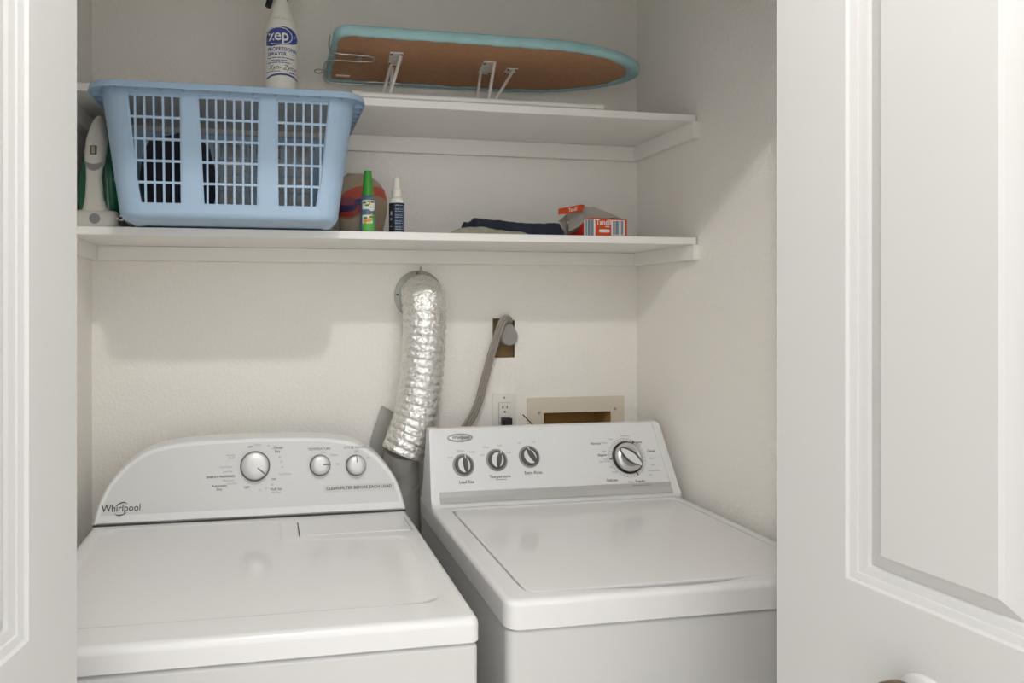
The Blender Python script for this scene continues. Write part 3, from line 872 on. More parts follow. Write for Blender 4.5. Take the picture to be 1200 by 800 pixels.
for k in range(3): put_bars(bm, (.072, .056, .060)[k], .0034, zmap(-.040, 2.0195 - k * .0058), k)
put_bars(bm, .036, .0026, zmap(-.042, 1.987), 5); put_bars(bm, .022, .0045, zmap(.016, 1.9855), 6)
obj('printed_label', bm, 'ink_blue', body, normals=False)
bm = B()
ring = ell(.033, .0205, 32)
vs = []
f = zmap(-.010, 2.0725, .0006)
for q in range(-14, 20):
    a = 2 * PI * q / 40
    vs.append((f(.0335 * math.cos(a), .0195 * math.sin(a)), f(.0355 * math.cos(a), .0215 * math.sin(a))))
for a, b in zip(vs, vs[1:]): poly3(bm, [a[0], b[0], b[1], a[1]])
put_text(bm, 'zep', .039, zmap(-.0105, 2.0735, .0008), weight=.016, sx=.95)
obj('logo_lettering', bm, 'ink_white', body, normals=False)
bm = B(); join(bm, wrap_fill([(.028, -.001), (.036, .003), (.034, .006), (.027, .006)], .002, 2.072, .0006)); obj('logo_glint', bm, 'ink_pale_blue', body)
bm = B(); put_text(bm, 'Xyn- Zyme', .0165, zmap(.001, 1.9965, .0005), shear=.35); obj('handwriting', bm, 'ink', body, normals=False)
bm = B(); fz = zmap(.002, 2.1185, .0009); wv = []
for k in range(60):
    x = -.026 + .052 * k / 59; wv.append((x, .0022 * math.sin(k * 1.15) * (1.6 if k % 17 < 4 else .8) - .00004 * k))
for a, b in zip(wv, wv[1:]):
    if .004 < a[0] + .014 < .008: continue
    poly3(bm, [fz(a[0], a[1] - .0004), fz(b[0], b[1] - .0004), fz(b[0], b[1] + .0004), fz(a[0], a[1] + .0004)])
obj('handwriting', bm, 'ink', body, normals=False)

# ------------------------------------------------------------------ clothes iron standing on its heel (lower shelf)
IX, IY = -.386, 1.605
ir = thing('clothes_iron', (IX, IY, LZ), 'white and green clothes iron standing on its heel beside blue basket', 'iron')
def sec(z, w_, y0, y1, n=20, e=2.5):
    L = []
    for k in range(n):
        a = 2 * PI * k / n; c, s_ = math.cos(a), math.sin(a)
        L.append((IX + w_ * math.copysign(abs(c) ** (2 / e), c), (y0 + y1) / 2 + (y1 - y0) / 2 * math.copysign(abs(s_) ** (2 / e), s_), LZ + z))
    return L
bm = B(); loft(bm, [sec(.03, .044, 1.615, 1.665), sec(.06, .050, 1.610, 1.668), (sec(.11, .048, 1.608, 1.668)), sec(.16, .040, 1.612, 1.668), sec(.20, .030, 1.62, 1.668), sec(.235, .016, 1.635, 1.668), sec(.25, .006, 1.648, 1.668)]); obj('water_tank', bm, 'green_tank', ir, 60)
bm = B(); loft(bm, [sec(.012, .053, 1.668, 1.684), sec(.06, .058, 1.668, 1.684), sec(.12, .055, 1.668, 1.684), sec(.18, .042, 1.668, 1.684), sec(.235, .022, 1.668, 1.684), sec(.262, .005, 1.668, 1.684)]); obj('soleplate_skirt', bm, 'iron_white', ir, 60)
bm = B(); loft(bm, [sec(.012, .055, 1.684, 1.690), sec(.12, .057, 1.684, 1.690), sec(.235, .023, 1.684, 1.690), sec(.264, .005, 1.684, 1.690)]); obj('soleplate', bm, 'silver', ir, 60)
bm = B(); loft(bm, [sec(0, .052, 1.575, 1.690, e=5), sec(.003, .054, 1.573, 1.692, e=5), sec(.034, .052, 1.575, 1.690, e=5), sec(.040, .044, 1.58, 1.685, e=5)]); hl = obj('heel', bm, 'iron_white', ir, 50)
mxc = frame((IX + .003, 1.5735, LZ + .020), (0, -1, 0))
bm = B(); lathe(bm, [(.0115, 0), (.0115, .0014), (.010, .002)], 24, mxc); obj('heel_dot', bm, 'grey_plastic', hl)
bm = B(); loft(bm, [sec(.036, 0.0310, 1.578, 1.62), sec(.048, 0.0249, 1.574, 1.605), sec(.07, 0.0198, 1.571, 1.598), sec(.11, 0.0172, 1.570, 1.596), sec(.135, 0.0181, 1.570, 1.597), sec(.152, 0.0215, 1.571, 1.605), sec(.175, 0.0232, 1.573, 1.620), sec(.205, 0.0219, 1.578, 1.640), sec(.235, 0.0155, 1.590, 1.655), sec(.255, 0.0095, 1.605, 1.665), sec(.267, 0.0034, 1.625, 1.668)]); hd = obj('handle', bm, 'iron_white', ir, 60)
bm = B(); t = B()
cres = [(.0185 * math.cos(a), .021 * math.sin(a)) for a in [PI + PI * q / 12 for q in range(13)]] + [(.0185 - .037 * q / 6, -.006 * math.sin(PI * q / 6)) for q in range(1, 6)]
join(bm, fill2d(cres, [], lambda x, y: (IX + .001 + x, 1.5700, LZ + .148 + y), .004, (0, 1, 0))); obj('water_window', bm, 'grey_plastic', hd)
bm = B(); box(bm, IX - .0065, IX + .0075, 1.5705, 1.580, LZ + .164, LZ + .184, .001, 1); dsp = obj('display', bm, 'dark_grey', hd)
bm = B(); box(bm, IX - .003, IX + .004, 1.5697, 1.573, LZ + .166, LZ + .182); obj('display_window', bm, 'box_grey', dsp)
bm = B(); lathe(bm, [(.011, 0), (.011, .008), (.009, .01)], 20, frame((IX + .044, 1.622, LZ + .118), (.5, -.86, 0))); obj('dial', bm, 'pink', ir)
bm = B(); tube(bm, catmull([(IX + .042, 1.59, LZ + .022), (IX + .066, 1.585, LZ + .020), (IX + .074, 1.60, LZ + .012), (IX + .076, 1.62, LZ + .006), (IX + .066, 1.66, LZ + .005), (IX + .07, 1.70, LZ + .005)], 6), .0042, 10); obj('cord', bm, 'iron_white', ir)
bm = B(); box(bm, IX + .0525, IX + .066, 1.581, 1.584, LZ + .010, LZ + .034, .0004, 1); tg = obj('cord_tag', bm, 'black', ir)
bm = B(); box(bm, IX + .055, IX + .0635, 1.5805, 1.582, LZ + .017, LZ + .021); box(bm, IX + .055, IX + .0635, 1.5805, 1.582, LZ + .026, LZ + .030); obj('tag_print', bm, 'ink_white', tg)

# ------------------------------------------------------------------ two small mist bottles (lower shelf)
def bands(cx_, cy_, z0):
    def f(x, y, lift=.0004, r_=.0188):
        a = x / r_ - .15
        return Vector((cx_ + (r_ + lift) * math.sin(a), cy_ - (r_ + lift) * math.cos(a), z0 + y))
    return f
HX, HY = .2420, 1.583
hb = thing('mist_bottle', (HX, HY, LZ), 'slim mist bottle with tapered green cap and flowery label', 'bottle')
bm = B(); lathe(bm, [(.0165, 0), (.0188, .003), (.0188, .074), (.0178, .082), (.0155, .088), (.012, .090)], 28, Matrix.Translation((HX, HY, LZ))); hbb = obj('bottle_body', bm, 'slate', hb, 50)
bm = B(); lathe(bm, [(.0125, .086), (.0125, .088), (.0135, .089), (.0125, .115), (.0098, .140), (.0092, .144), (.0092, .150), (.0085, .151)], 28, Matrix.Translation((HX, HY, LZ))); obj('cap', bm, 'green_cap', hb, 50)
bm = B(); t0 = B(); tube(t0, [(HX, HY, LZ + .15), (HX, HY, LZ + .1512)], .0092, 20); join(bm, t0); obj('cap_top', bm, 'rubber_white', hb)
fm = bands(HX, HY, LZ)
def curved(poly, x0, z0, lift, mp):
    t = fill2d(poly, [], lambda x, y: (x, y, 0)); xs = sorted(p[0] for p in poly); k = xs[0]
    while k < xs[-1]:
        k += .0035
        bmesh.ops.bisect_plane(t, geom=t.verts[:] + t.edges[:] + t.faces[:], plane_co=(k, 0, 0), plane_no=(1, 0, 0))
    for v in t.verts: v.co = mp(x0 + v.co.x, z0 + v.co.y, lift)
    return t
def rect(a, b, c, d): return [(a, c), (b, c), (b, d), (a, d)]
bm = B(); join(bm, curved(rect(-.014, .020, 0, .040), 0, .002, .0003, fm)); obj('label', bm, 'label_green', hbb)
bm = B(); join(bm, curved(rect(-.014, .020, 0, .022), 0, .0545, .0003, fm)); join(bm, curved(rect(-.014, .012, 0, .020), 0, .021, .0005, fm)); lb = obj('label_panel', bm, 'ink_white', hbb)
bm = B()
for x, z, a in ((-.008, .070, .004), (.002, .073, .003), (-.002, .064, .004), (.012, .072, .004), (-.006, .034, .004), (.010, .036, .005), (.006, .030, .004)):
    join(bm, curved(ell(a * 1.4, a * .6, 10), x, z, .0008, fm))
tag(obj('leaf_print', bm, 'leaf', hbb), kind='stuff')
bm = B()
for x, z, a in ((-.006, .026, .005), (.003, .028, .0055), (.010, .043, .003), (.004, .068, .003)): join(bm, curved(ell(a, a, 12), x, z, .001, fm))
tag(obj('flower_print', bm, 'orange_flower', hbb), kind='stuff')
bm = B(); join(bm, curved(ell(.0085, .0085, 20), .010, .0585, .001, fm)); rn = obj('round_label', bm, 'ink_white', hbb)
bm = B(); put_bars(bm, .011, .003, lambda x, y: fm(.0045 + x, .0595 + y, .0014), 3); obj('label_lettering', bm, 'leaf', rn, normals=False)

KX, KY2 = .3135, 1.583
kb = thing('mist_bottle', (KX, KY2, LZ), 'small mist bottle with white pump cap and black label', 'bottle')
bm = B(); lathe(bm, [(.0165, 0), (.0188, .003), (.0188, .072), (.0178, .079), (.014, .086), (.0115, .088)], 28, Matrix.Translation((KX, KY2, LZ))); kbb = obj('bottle_body', bm, 'bottle_white', kb, 50)
bm = B(); lathe(bm, [(.0112, .086), (.0118, .088), (.0118, .104), (.0105, .107), (.0092, .108), (.0088, .133), (.0078, .135)], 24, Matrix.Translation((KX, KY2, LZ))); obj('pump_cap', bm, 'rubber_white', kb, 50)
fm2 = bands(KX, KY2, LZ)
bm = B(); join(bm, curved(rect(-.055, .055, 0, .070), 0, .002, .0003, fm2)); kl = obj('label', bm, 'black_label', kbb)
bm = B()
for k in range(13): put_bars(bm, .026, .0028, lambda x, y, k=k: fm2(-.005 + x, .066 - k * .0048 + y, .0006), k)
join(bm, curved(rect(-.0175, -.0125, 0, .010), 0, .042, .0006, fm2)); join(bm, curved(rect(-.0175, -.0135, 0, .006), 0, .030, .0006, fm2)); join(bm, curved(rect(-.0178, -.0128, 0, .002), 0, .014, .0006, fm2))
tag(obj('label_lettering', bm, 'ink_pale_blue', kl, normals=False), kind='stuff')

# ------------------------------------------------------------------ stand-up pouch behind the green bottle
pc = thing('refill_pouch', (.25, 1.70, LZ), 'tan stand-up pouch with curved red and purple print', 'pouch')
def pouch_loop(z, x0, x1, dp, n=36):
    cx_ = (x0 + x1) / 2; a = (x1 - x0) / 2
    L = []
    for k in range(n):
        t = 2 * PI * k / n; c, s_ = math.cos(t), math.sin(t)
        L.append((cx_ + a * math.copysign(abs(c) ** .8, c), 1.70 + dp * math.copysign(abs(s_) ** .8, s_) + .002 * math.sin(z * 90 + c * 5), LZ + z))
    return L
PZ = [(0, .188, .294, .034), (.01, .186, .298, .037), (.04, .184, .305, .037), (.07, .183, .311, .034), (.10, .184, .311, .029), (.125, .186, .303, .022), (.145, .189, .288, .014), (.158, .197, .270, .007), (.164, .205, .255, .003)]
bm = B(); loft(bm, [pouch_loop(*p) for p in PZ])
pm = M['pouch'] = bpy.data.materials.new('pouch'); pm.use_nodes = True
nt = pm.node_tree; pb = nt.nodes['Principled BSDF']; pb.inputs['Roughness'].default_value = .35
tc = nt.nodes.new('ShaderNodeTexCoord')
def mnode(op, a, b=None):
    n = nt.nodes.new('ShaderNodeMath'); n.operation = op
    for i, v in enumerate((a, b)):
        if v is None: continue
        if isinstance(v, (int, float)): n.inputs[i].default_value = v
        else: nt.links.new(v, n.inputs[i])
    return n.outputs[0]
sep = nt.nodes.new('ShaderNodeSeparateXYZ'); nt.links.new(tc.outputs['Object'], sep.inputs[0])
def ellipse_mask(cx_, cz_, rx, rz):
    dx = mnode('DIVIDE', mnode('SUBTRACT', sep.outputs[0], cx_), rx); dz = mnode('DIVIDE', mnode('SUBTRACT', sep.outputs[2], cz_), rz)
    return mnode('LESS_THAN', mnode('ADD', mnode('MULTIPLY', dx, dx), mnode('MULTIPLY', dz, dz)), 1.0)
def mixc(prev, m_, col):
    mx_ = nt.nodes.new('ShaderNodeMix'); mx_.data_type = 'RGBA'
    if isinstance(prev, tuple): mx_.inputs['A'].default_value = prev
    else: nt.links.new(prev, mx_.inputs['A'])
    mx_.inputs['B'].default_value = lin(col); nt.links.new(m_, mx_.inputs['Factor'])
    return mx_.outputs['Result']
tan = (176, 156, 134)
c = mixc(lin(tan), ellipse_mask(.010, .092, .075, .040), (196, 92, 72))
c = mixc(c, ellipse_mask(.020, .070, .050, .036), (168, 148, 126))
c = mixc(c, ellipse_mask(-.045, .070, .034, .026), (150, 110, 62))
c = mixc(c, ellipse_mask(-.045, .073, .032, .024), (182, 50, 46))
c = mixc(c, ellipse_mask(-.050, .076, .028, .014), (62, 44, 92))
c = mixc(c, ellipse_mask(-.046, .090, .024, .011), (150, 80, 90))
c = mixc(c, ellipse_mask(-.018, .088, .012, .009), (74, 56, 110))
nt.links.new(c, pb.inputs['Base Color'])
obj('pouch_body', bm, 'pouch', pc, 60)
bm = B(); box(bm, .206, .256, 1.6985, 1.7015, LZ + .161, LZ + .167, .001, 1); obj('top_seal', bm, 'box_grey', pc)

# ------------------------------------------------------------------ folded cloths (lower shelf)
def soft_slab(x0, x1, y0, y1, zf, nx=46, ny=22, seed=1, amp=.004, ends=12):
    bm = B(); rows = []
    for j in range(ny + 1):
        r_ = []
        for i in range(nx + 1):
            u, v = i / nx, j / ny
            e = min(1, min(u, 1 - u) * ends) ** .5 * min(1, min(v, 1 - v) * 7) ** .5
            x = x0 + (x1 - x0) * u; y = y0 + (y1 - y0) * v
            wv = noise.noise(Vector((x * 24, y * 30, seed))) * amp + noise.noise(Vector((x * 60, y * 60, seed + 5))) * amp * .5
            x += noise.noise(Vector((y * 25, seed, 0))) * .004 * (abs(u - .5) * 2) ** 3; y += noise.noise(Vector((x * 30, seed, 2))) * .006 * (abs(v - .5) * 2) ** 3
            r_.append((x, y, LZ + .0015 + max(.0012, (zf(u, v) + wv) * e)))
        rows.append(r_)
    V = [[bm.verts.new(p) for p in r_] for r_ in rows]
    for a, b in zip(V, V[1:]):
        for i in range(nx): bm.faces.new((a[i], a[i + 1], b[i + 1], b[i]))
    Wv = [[bm.verts.new((p[0], p[1], LZ + .0006)) for p in r_] for r_ in rows]
    for a, b in zip(Wv, Wv[1:]):
        for i in range(nx): bm.faces.new((a[i], b[i], b[i + 1], a[i + 1]))
    ring = lambda G: G[0][:-1] + [r_[-1] for r_ in G[:-1]] + G[-1][:0:-1] + [r_[0] for r_ in G[:0:-1]]
    a, b = ring(V), ring(Wv)
    for i in range(len(a)):
        j = (i + 1) % len(a); bm.faces.new((a[i], b[i], b[j], a[j]))
    return bm
jn = obj('folded_jeans', soft_slab(.512, .762, 1.600, 1.735, lambda u, v: .0395 - .003 * u + .003 * math.sin(v * 9 + u * 3) + (.004 * max(0, 1 - u * 3)), seed=2, ends=26), 'denim', smooth=60)
tag(jn, 'dark navy folded denim lying on the lower shelf', 'clothing')
ol = obj('folded_cloth', soft_slab(.448, .640, 1.558, 1.596, lambda u, v: .0065 + .010 * math.exp(-((u - .35) / .28) ** 2), seed=8, amp=.003), 'olive', smooth=60)
tag(ol, 'thin olive and grey patterned cloth in front of the navy denim', 'cloth')

# ------------------------------------------------------------------ torn dryer sheet box
tb = thing('dryer_sheet_box', (.858, 1.64, LZ), 'torn open orange carton beside the folded denim', 'box')
bx0, bx1, by0, by1, bz1 = .7985, .9165, 1.575, 1.695, .0475
def panel(name, pts, m, th=.0012, parent=None, n=None):
    P = [Vector(p) for p in pts]
    nn = (P[1] - P[0]).cross(P[2] - P[0]).normalized() if n is None else Vector(n)
    bm = B(); loft(bm, [[p + nn * 0 for p in P], [p + nn * th for p in P]])
    return obj(name, bm, m, parent or tb)
fr = panel('front_panel', [(bx0, by0, LZ), (bx1, by0, LZ), (bx1, by0, LZ + bz1 - .002), (bx0 + .02, by0, LZ + bz1 + .001), (bx0, by0, LZ + bz1 - .003)], 'box_orange')
panel('side_panel', [(bx0 - .0005, by0, LZ), (bx0 - .0005, by0, LZ + .036), (bx0 - .0005, by0 + .03, LZ + .018), (bx0 - .0005, by1, LZ + .013), (bx0 - .0005, by1, LZ)], 'box_red')
panel('side_panel', [(bx1, by0, LZ), (bx1, by1, LZ), (bx1, by1, LZ + bz1), (bx1, by0, LZ + bz1 - .002)], 'box_red')
panel('back_panel', [(bx0, by1, LZ), (bx0, by1, LZ + bz1), (bx1, by1, LZ + bz1), (bx1, by1, LZ)], 'box_grey')
panel('bottom_panel', [(bx0, by0, LZ + .0005), (bx0, by1, LZ + .0005), (bx1, by1, LZ + .0005), (bx1, by0, LZ + .0005)], 'box_grey')
# torn lid: grey inside lifted up, orange strip folded forward, right half sagging
panel('torn_lid', [(.806, 1.60, LZ + .044), (.846, 1.592, LZ + .050), (.850, 1.64, LZ + .084), (.838, 1.66, LZ + .090), (.800, 1.672, LZ + .082), (.7875, 1.655, LZ + .05)], 'box_grey')
panel('lid_flap', [(.836, 1.642, LZ + .0905), (.818, 1.625, LZ + .0895), (.742, 1.60, LZ + .0725), (.740, 1.597, LZ + .0575), (.782, 1.603, LZ + .0625), (.8125, 1.612, LZ + .069)], 'box_orange', n=(0, .9, .3))
panel('torn_side', [(.800, 1.672, LZ + .080), (.789, 1.640, LZ + .052), (.7745, 1.610, LZ + .016), (.793, 1.585, LZ + .028), (.7985, 1.58, LZ + .04), (.812, 1.60, LZ + .06)], 'box_grey')
panel('torn_side', [(.752, 1.622, LZ + .044), (.772, 1.622, LZ + .012), (.79, 1.66, LZ + .014), (.795, 1.665, LZ + .07)], 'box_grey')
panel('torn_lid', [(.852, 1.60, LZ + .0475), (.878, 1.578, LZ + .0495), (.905, 1.578, LZ + .0475), (.885, 1.60, LZ + .062), (.858, 1.635, LZ + .086), (.848, 1.645, LZ + .086)], 'box_grey', n=(.3, .9, -.1))
panel('lid_flap', [(.890, 1.590, LZ + .0515), (.9145, 1.590, LZ + .0485), (.885, 1.618, LZ + .070), (.862, 1.638, LZ + .0845), (.856, 1.636, LZ + .080), (.866, 1.612, LZ + .064)], 'box_red', n=(.4, .85, .2))
bm = B(); join(bm, fill2d(rect(bx0 + .0005, bx0 + .031, .001, .0445), [], lambda x, y: (x, by0 - .0016, LZ + y))); obj('print_panel', bm, 'ink_white', fr)
bm = B(); join(bm, fill2d(rect(bx0 + .075, bx0 + .1125, .004, .043), [], lambda x, y: (x, by0 - .0016, LZ + y))); pp = obj('print_panel', bm, 'ink_white', fr)
bm = B()
for x0, x1 in ((.004, .008), (.0095, .0175), (.019, .026), (.079, .085), (.0865, .095), (.097, .1005), (.1025, .108)): join(bm, fill2d(rect(bx0 + x0, bx0 + x1, .002 if x0 < .05 else .006, .0435 if x0 < .05 else .041), [], lambda x, y: (x, by0 - .0020, LZ + y)))
obj('print_stripes', bm, 'box_blue', pp)
bm = B(); put_text(bm, 'Tandil', .0205, lambda x, y: Vector((bx0 + .0535 + x, by0 - .0017, LZ + .0365 + y)), weight=.02, sx=.82)
put_bars(bm, .012, .004, lambda x, y: Vector((bx0 + .058 + x, by0 - .0017, LZ + .026 + y)))
join(bm, fill2d(rrect(bx0 + .041, bx0 + .071, .011, .019, .004, 3), [], lambda x, y: (x, by0 - .0017, LZ + y)))
fa, fb, fc = Vector((.742, 1.60, LZ + .0725)), Vector((.818, 1.625, LZ + .0895)), Vector((.740, 1.597, LZ + .0575))
ex = (fb - fa).normalized(); ez = Vector((0, -.15, 1)).normalized(); en = Vector((.1, -.95, -.05)).normalized()
put_text(bm, 'Tandil', .014, lambda x, y: Vector((.783, 1.6075, LZ + .0725)) + ex * x + ez * y + en * .0028, weight=.02, sx=.9)
obj('print_lettering', bm, 'ink_white', fr, normals=False)

# ------------------------------------------------------------------ dryer duct
du = thing('dryer_duct', (.43, BW, 1.45), 'crinkled silver foil dryer duct bending down from round wall flange', 'duct')
mx = frame((.4275, BW, 1.4505), (0, -1, 0))
bm = B(); t = B()
n = 44
lo = [[(r_ * math.cos(2 * PI * q / n), r_ * math.sin(2 * PI * q / n), z) for q in range(n)] for r_, z in ((.071, .0003), (.071, .003), (.066, .005), (.056, .006), (.054, .010), (.054, .028), (.050, .028), (.050, .002))]
loft(t, lo, (False, False)); join(bm, t, mx); fg = obj('wall_flange', bm, 'galv', du, 30)
for a in (178, 95, 0, 270):
    bm = B(); lathe(bm, [(.0032, .004), (.0032, .0065), (.002, .0075)], 10, frame(mx @ Vector((.063 * math.cos(math.radians(a)), .063 * math.sin(math.radians(a)), 0)), (0, -1, 0))); obj('screw', bm, 'dark_grey', fg)
bm = B(); box(bm, .430, .4345, BW - .012, BW - .004, 1.508, 1.532, .0008, 1); obj('clamp_tab', bm, 'galv', fg)
path = catmull([(.4275, BW - .010, 1.4505), (.427, BW - .040, 1.449), (.4255, BW - .072, 1.434), (.4245, 1.757, 1.398), (.4235, 1.754, 1.34), (.419, 1.754, 1.27), (.412, 1.754, 1.20), (.4025, 1.754, 1.14), (.389, 1.754, 1.09), (.374, 1.754, 1.05), (.363, 1.754, 1.022)], 26)
# arc length for the corrugation
sl = [0]
for a, b in zip(path, path[1:]): sl.append(sl[-1] + (b - a).length)
NR = 56
def rf(i, k):
    s_ = sl[i]; a = 2 * PI * k / NR
    hel = s_ / .0205 + a / (2 * PI)
    base = .0545 + .0035 * min(1, s_ / .05)
    cr = noise.noise(Vector((math.cos(a) * 3.2, math.sin(a) * 3.2, s_ * 75))) * .0022 + noise.noise(Vector((math.cos(a) * 7, math.sin(a) * 7, s_ * 140 + 9))) * .0013
    return base + .0030 * abs(math.sin(PI * hel)) ** .7 + cr - .0012
bm = B(); tube(bm, path, .058, NR, True, rf); obj('foil_hose', bm, 'foil', du, 50)
bm = B(); tube(bm, catmull([(.364, 1.756, 1.026), (.362, 1.764, 1.00), (.364, 1.776, .96), (.369, 1.782, .90), (.37, 1.782, .80), (.37, 1.782, .60)], 6), .0485, 24); el = obj('metal_elbow', bm, 'galv_dark', du, 50)
bm = B()
for z in (.985, .93):
    pass
tube(bm, [(.3600, 1.770, .985), (.3612, 1.772, .978)], .0500, 24); tube(bm, [(.3678, 1.7805, .925), (.3683, 1.781, .918)], .0500, 24); obj('elbow_seam', bm, 'galv', el)
sp_ = thing('sheet_metal_plate', (.31, 1.82, .95), 'bent grey sheet metal plate leaning on wall left of the foil duct', 'metal plate')
PP = [(.284, .80), (.286, 1.040), (.3195, 1.140), (.364, 1.114), (.336, .99), (.312, .80)]
bm = B(); loft(bm, [[(x, 1.8265, z) for x, z in PP], [(x, 1.8280, z) for x, z in PP]]); obj('sheet', bm, 'galv', sp_)
bm = B(); e0, e1 = Vector((.286, 1.8265, 1.040)), Vector((.3195, 1.8265, 1.140)); e2 = Vector((.364, 1.8265, 1.114)); o_ = Vector((0, -.007, 0))
for a, b in ((e0, e1), (e1, e2)):
    nn = Vector((0, 0, 0)) + (b - a).normalized().cross(Vector((0, 1, 0))) * .0012
    loft(bm, [[a, b, b + nn, a + nn], [a + o_, b + o_, b + o_ + nn, a + o_ + nn]])
obj('folded_edge', bm, 'galv', sp_)

# ------------------------------------------------------------------ dryer receptacle, plug and cord
rc = thing('power_receptacle', (.6815, BW, 1.327), 'brown bare wall cut-out holding the grey dryer plug', 'receptacle')
bm = B()
x0, x1, z0, z1, dp = .648, .715, 1.270, 1.384, .012
loft(bm, [[(x0, BW + .0005, z0), (x1, BW + .0005, z0), (x1, BW + .0005, z1), (x0, BW + .0005, z1)], [(x0 + .0005, BW + dp, z0 + .0005), (x1 - .0005, BW + dp, z0 + .0005), (x1 - .0005, BW + dp, z1 - .0005), (x0 + .0005, BW + dp, z1 - .0005)]], (False, True)); obj('cut_out', bm, 'brown', rc)
bm = B(); P = [(x0 + .045, z1 - .003), (x1 + .004, z1 - .006), (x1 + .006, z1 + .004), (x1 - .012, z1 + .002)]
loft(bm, [[(x, BW - .002, z) for x, z in P], [(x, BW - .0005, z) for x, z in P]]); obj('torn_paper', bm, 'rubber_white', rc)
pc_ = thing('dryer_power_cord', (.67, 1.80, 1.34), 'flat grey ribbed dryer power cord with round plug on the wall', 'cord')
bm = B(); t = B()
tear = [(.026 * math.cos(a), .026 * math.sin(a)) for a in [math.radians(150 + 240 * q / 18) for q in range(19)]] + [(.014, .034), (0, .041), (-.014, .034)]
loft(t, [[(x, y, -.012) for x, y in tear], [(x, y, .018) for x, y in tear], [(x * .9, y * .9, .022) for x, y in tear]]); join(bm, t, frame((.6905, BW - .004, 1.332), (0, -1, 0)) @ Matrix.Rotation(math.radians(6), 4, 'Z')); obj('plug', bm, 'plug_grey', pc_, 40)
cp = [(.688, 1.812, 1.372), (.683, 1.803, 1.381), (.672, 1.800, 1.383), (.661, 1.799, 1.370), (.651, 1.798, 1.345), (.640, 1.798, 1.312), (.628, 1.798, 1.275), (.616, 1.798, 1.232), (.6045, 1.798, 1.190), (.594, 1.798, 1.152), (.580, 1.798, 1.119), (.563, 1.797, 1.092), (.545, 1.795, 1.066), (.525, 1.79, 1.02), (.51, 1.785, .96)]
cc = catmull(cp, 5)
bm = B()
for k in (-1, 0, 1):
    pts = []
    for i, p in enumerate(cc):
        tt = (cc[min(i + 1, len(cc) - 1)] - cc[max(i - 1, 0)]).normalized(); sd = tt.cross(Vector((0, 1, 0))).normalized()
        pts.append(p + sd * k * .0072)
    tube(bm, pts, .0046, 10)
obj('flat_cable', bm, 'cord', pc_, 60)

# ------------------------------------------------------------------ wall outlet with black plug
ou = thing('wall_outlet', (.681, BW, 1.105), 'white wall outlet plate behind the washing machine', 'outlet')
bm = B(); box(bm, .645, .7172, BW - .006, BW - .0002, 1.047, 1.1655, .0022, 2); op = obj('cover_plate', bm, 'outlet', ou)
bm = B(); box(bm, .665, .6985, BW - .009, BW - .005, 1.074, 1.1395, .001, 1); of = obj('outlet_face', bm, 'outlet', ou)
bm = B(); box(bm, .6643, .6992, BW - .0066, BW - .0055, 1.0733, 1.1402); obj('face_gap', bm, 'ink_soft', of)
bm = B(); lathe(bm, [(.003, 0), (.003, .001), (.0018, .0018)], 12, frame((.681, BW - .006, 1.1545), (0, -1, 0))); obj('screw', bm, 'grey_plastic', op)
for x, h in ((.6755, .0085), (.6885, .007)):
    bm = B(); box(bm, x - .0014, x + .0014, BW - .0094, BW - .008, 1.127 - h / 2, 1.127 + h / 2); obj('slot', bm, 'black', of)
bm = B(); lathe(bm, [(.0028, 0), (.0028, .0006)], 14, frame((.682, BW - .009, 1.1135), (0, -1, 0))); obj('slot', bm, 'black', of)
pl = thing('plug_adapter', (.6835, 1.81, 1.085), 'black plug pushed into the white wall outlet', 'plug')
bm = B(); box(bm, .6685, .6965, 1.803, BW - .0092, 1.070, 1.0985, .003, 2); obj('plug_body', bm, 'black', pl)
bm = B(); box(bm, .6725, .6925, 1.8015, 1.804, 1.0745, 1.0935, .001, 1); obj('plug_face', bm, 'dark', pl)

# ------------------------------------------------------------------ washer supply box
wb = thing('washer_supply_box', (.91, BW, 1.07), 'cream framed recessed washer supply box in the back wall', 'supply box')
OB = rect(.7525, 1.060, .94, 1.1515); IB = rect(.803, 1.016, .985, 1.106)
bm = B(); join(bm, fill2d(OB, [IB], lambda x, y: (x, BW - .0045, y), .0042, (0, 1, 0))); fr_ = obj('frame', bm, 'box_frame', wb)
bm = B(); a, b, c_, d_ = .8035, 1.0155, .9855, 1.1055
loft(bm, [[(a, BW - .003, c_), (b, BW - .003, c_), (b, BW - .003, d_), (a, BW - .003, d_)], [(a + .004, BW + .085, c_ + .003), (b - .004, BW + .085, c_ + .003), (b - .004, BW + .085, d_ - .003), (a + .004, BW + .085, d_ - .003)]], (False, True)); obj('recess', bm, 'box_inside', wb)
for x, z in ((.789, 1.1075), (1.029, 1.1130)):
    bm = B(); lathe(bm, [(.0042, 0), (.0042, .0012), (.0025, .0022)], 14, frame((x, BW - .0045, z), (0, -1, 0))); obj('screw', bm, 'galv_dark', fr_)
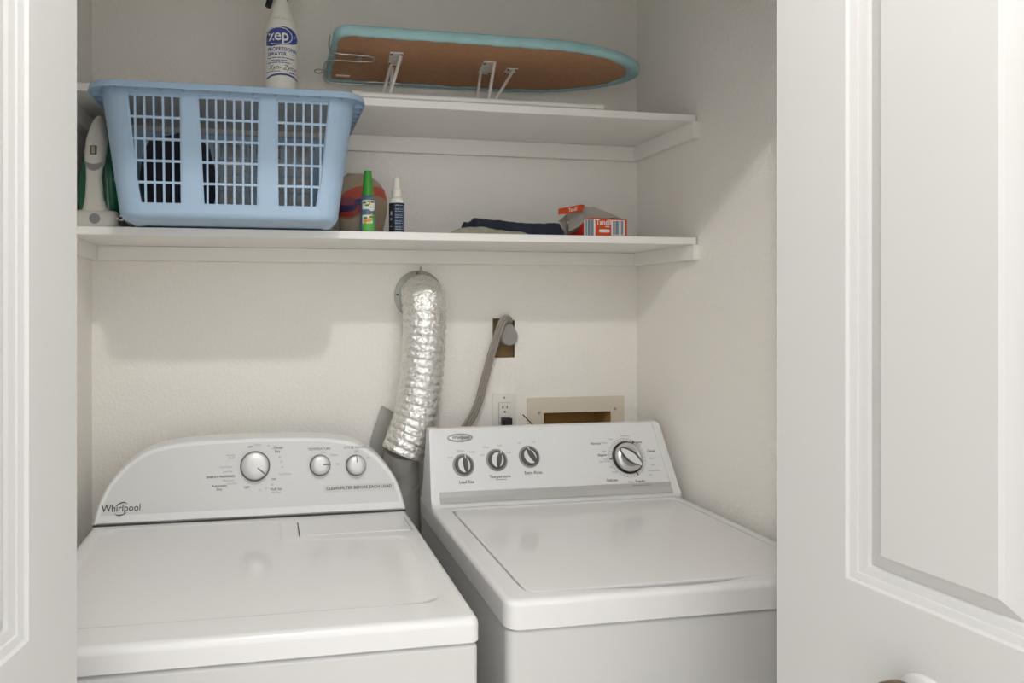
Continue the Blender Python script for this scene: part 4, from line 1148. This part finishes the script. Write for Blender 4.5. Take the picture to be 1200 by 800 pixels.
for x in (.835, .955):
    bm = B(); tube(bm, [(x, BW + .045, .987), (x, BW + .045, 1.045)], .011, 12); vv = obj('valve', bm, 'valve', wb)
    bm = B(); n_ = 24
    pts = [[(x + (.020 + .003 * math.cos(8 * 2 * PI * q / n_)) * math.cos(2 * PI * q / n_) * s_, BW + .045 + (.020 + .003 * math.cos(8 * 2 * PI * q / n_)) * math.sin(2 * PI * q / n_) * s_, z) for q in range(n_)] for s_, z in ((.8, 1.045), (1, 1.049), (1, 1.058 if x > .9 else 1.053), (.6, 1.062 if x > .9 else 1.056))]
    loft(bm, pts); obj('valve_handle', bm, 'valve', vv)
bm = B(); tube(bm, [(.7255, 1.800, 1.1085), (.7655, 1.803, 1.0695), (.80, 1.806, 1.03)], .0016, 8); 
tag(obj('wire_rod', bm, 'valve'), 'thin dark rod leaning behind the washing machine panel', 'rod')

# ------------------------------------------------------------------ ceiling lamp in the hall
lp = thing('ceiling_lamp', (LAMP_POS[0], LAMP_POS[1], CEIL), 'round flush ceiling lamp in front of the closet', 'lamp')
bm = B(); lathe(bm, [(.06, 0), (.065, -.004), (.065, -.018), (.05, -.022)], 32, Matrix.Translation((LAMP_POS[0], LAMP_POS[1], CEIL))); obj('lamp_base', bm, 'white_metal', lp)
em = bpy.data.materials.new('lamp_glow'); em.use_nodes = True
eb = em.node_tree.nodes['Principled BSDF']; eb.inputs['Base Color'].default_value = (.9, .88, .84, 1); eb.inputs['Emission Color'].default_value = (1, .95, .87, 1); eb.inputs['Emission Strength'].default_value = 3.0
M['lamp_glow'] = em
bm = B(); lathe(bm, [(.048, -.02), (.050, -.035), (.045, -.055), (.03, -.07), (.008, -.075)], 32, Matrix.Translation((LAMP_POS[0], LAMP_POS[1], CEIL))); obj('lamp_globe', bm, 'lamp_glow', lp, 60)
ld = bpy.data.lights.new('lamp_light', 'POINT'); ld.energy = LAMP_POWER; ld.color = (1, .98, .955); ld.shadow_soft_size = .032
lo_ = bpy.data.objects.new('lamp_light', ld); C.objects.link(lo_); lo_.parent = lp
lo_.location = (0, 0, LAMP_POS[2] - CEIL)
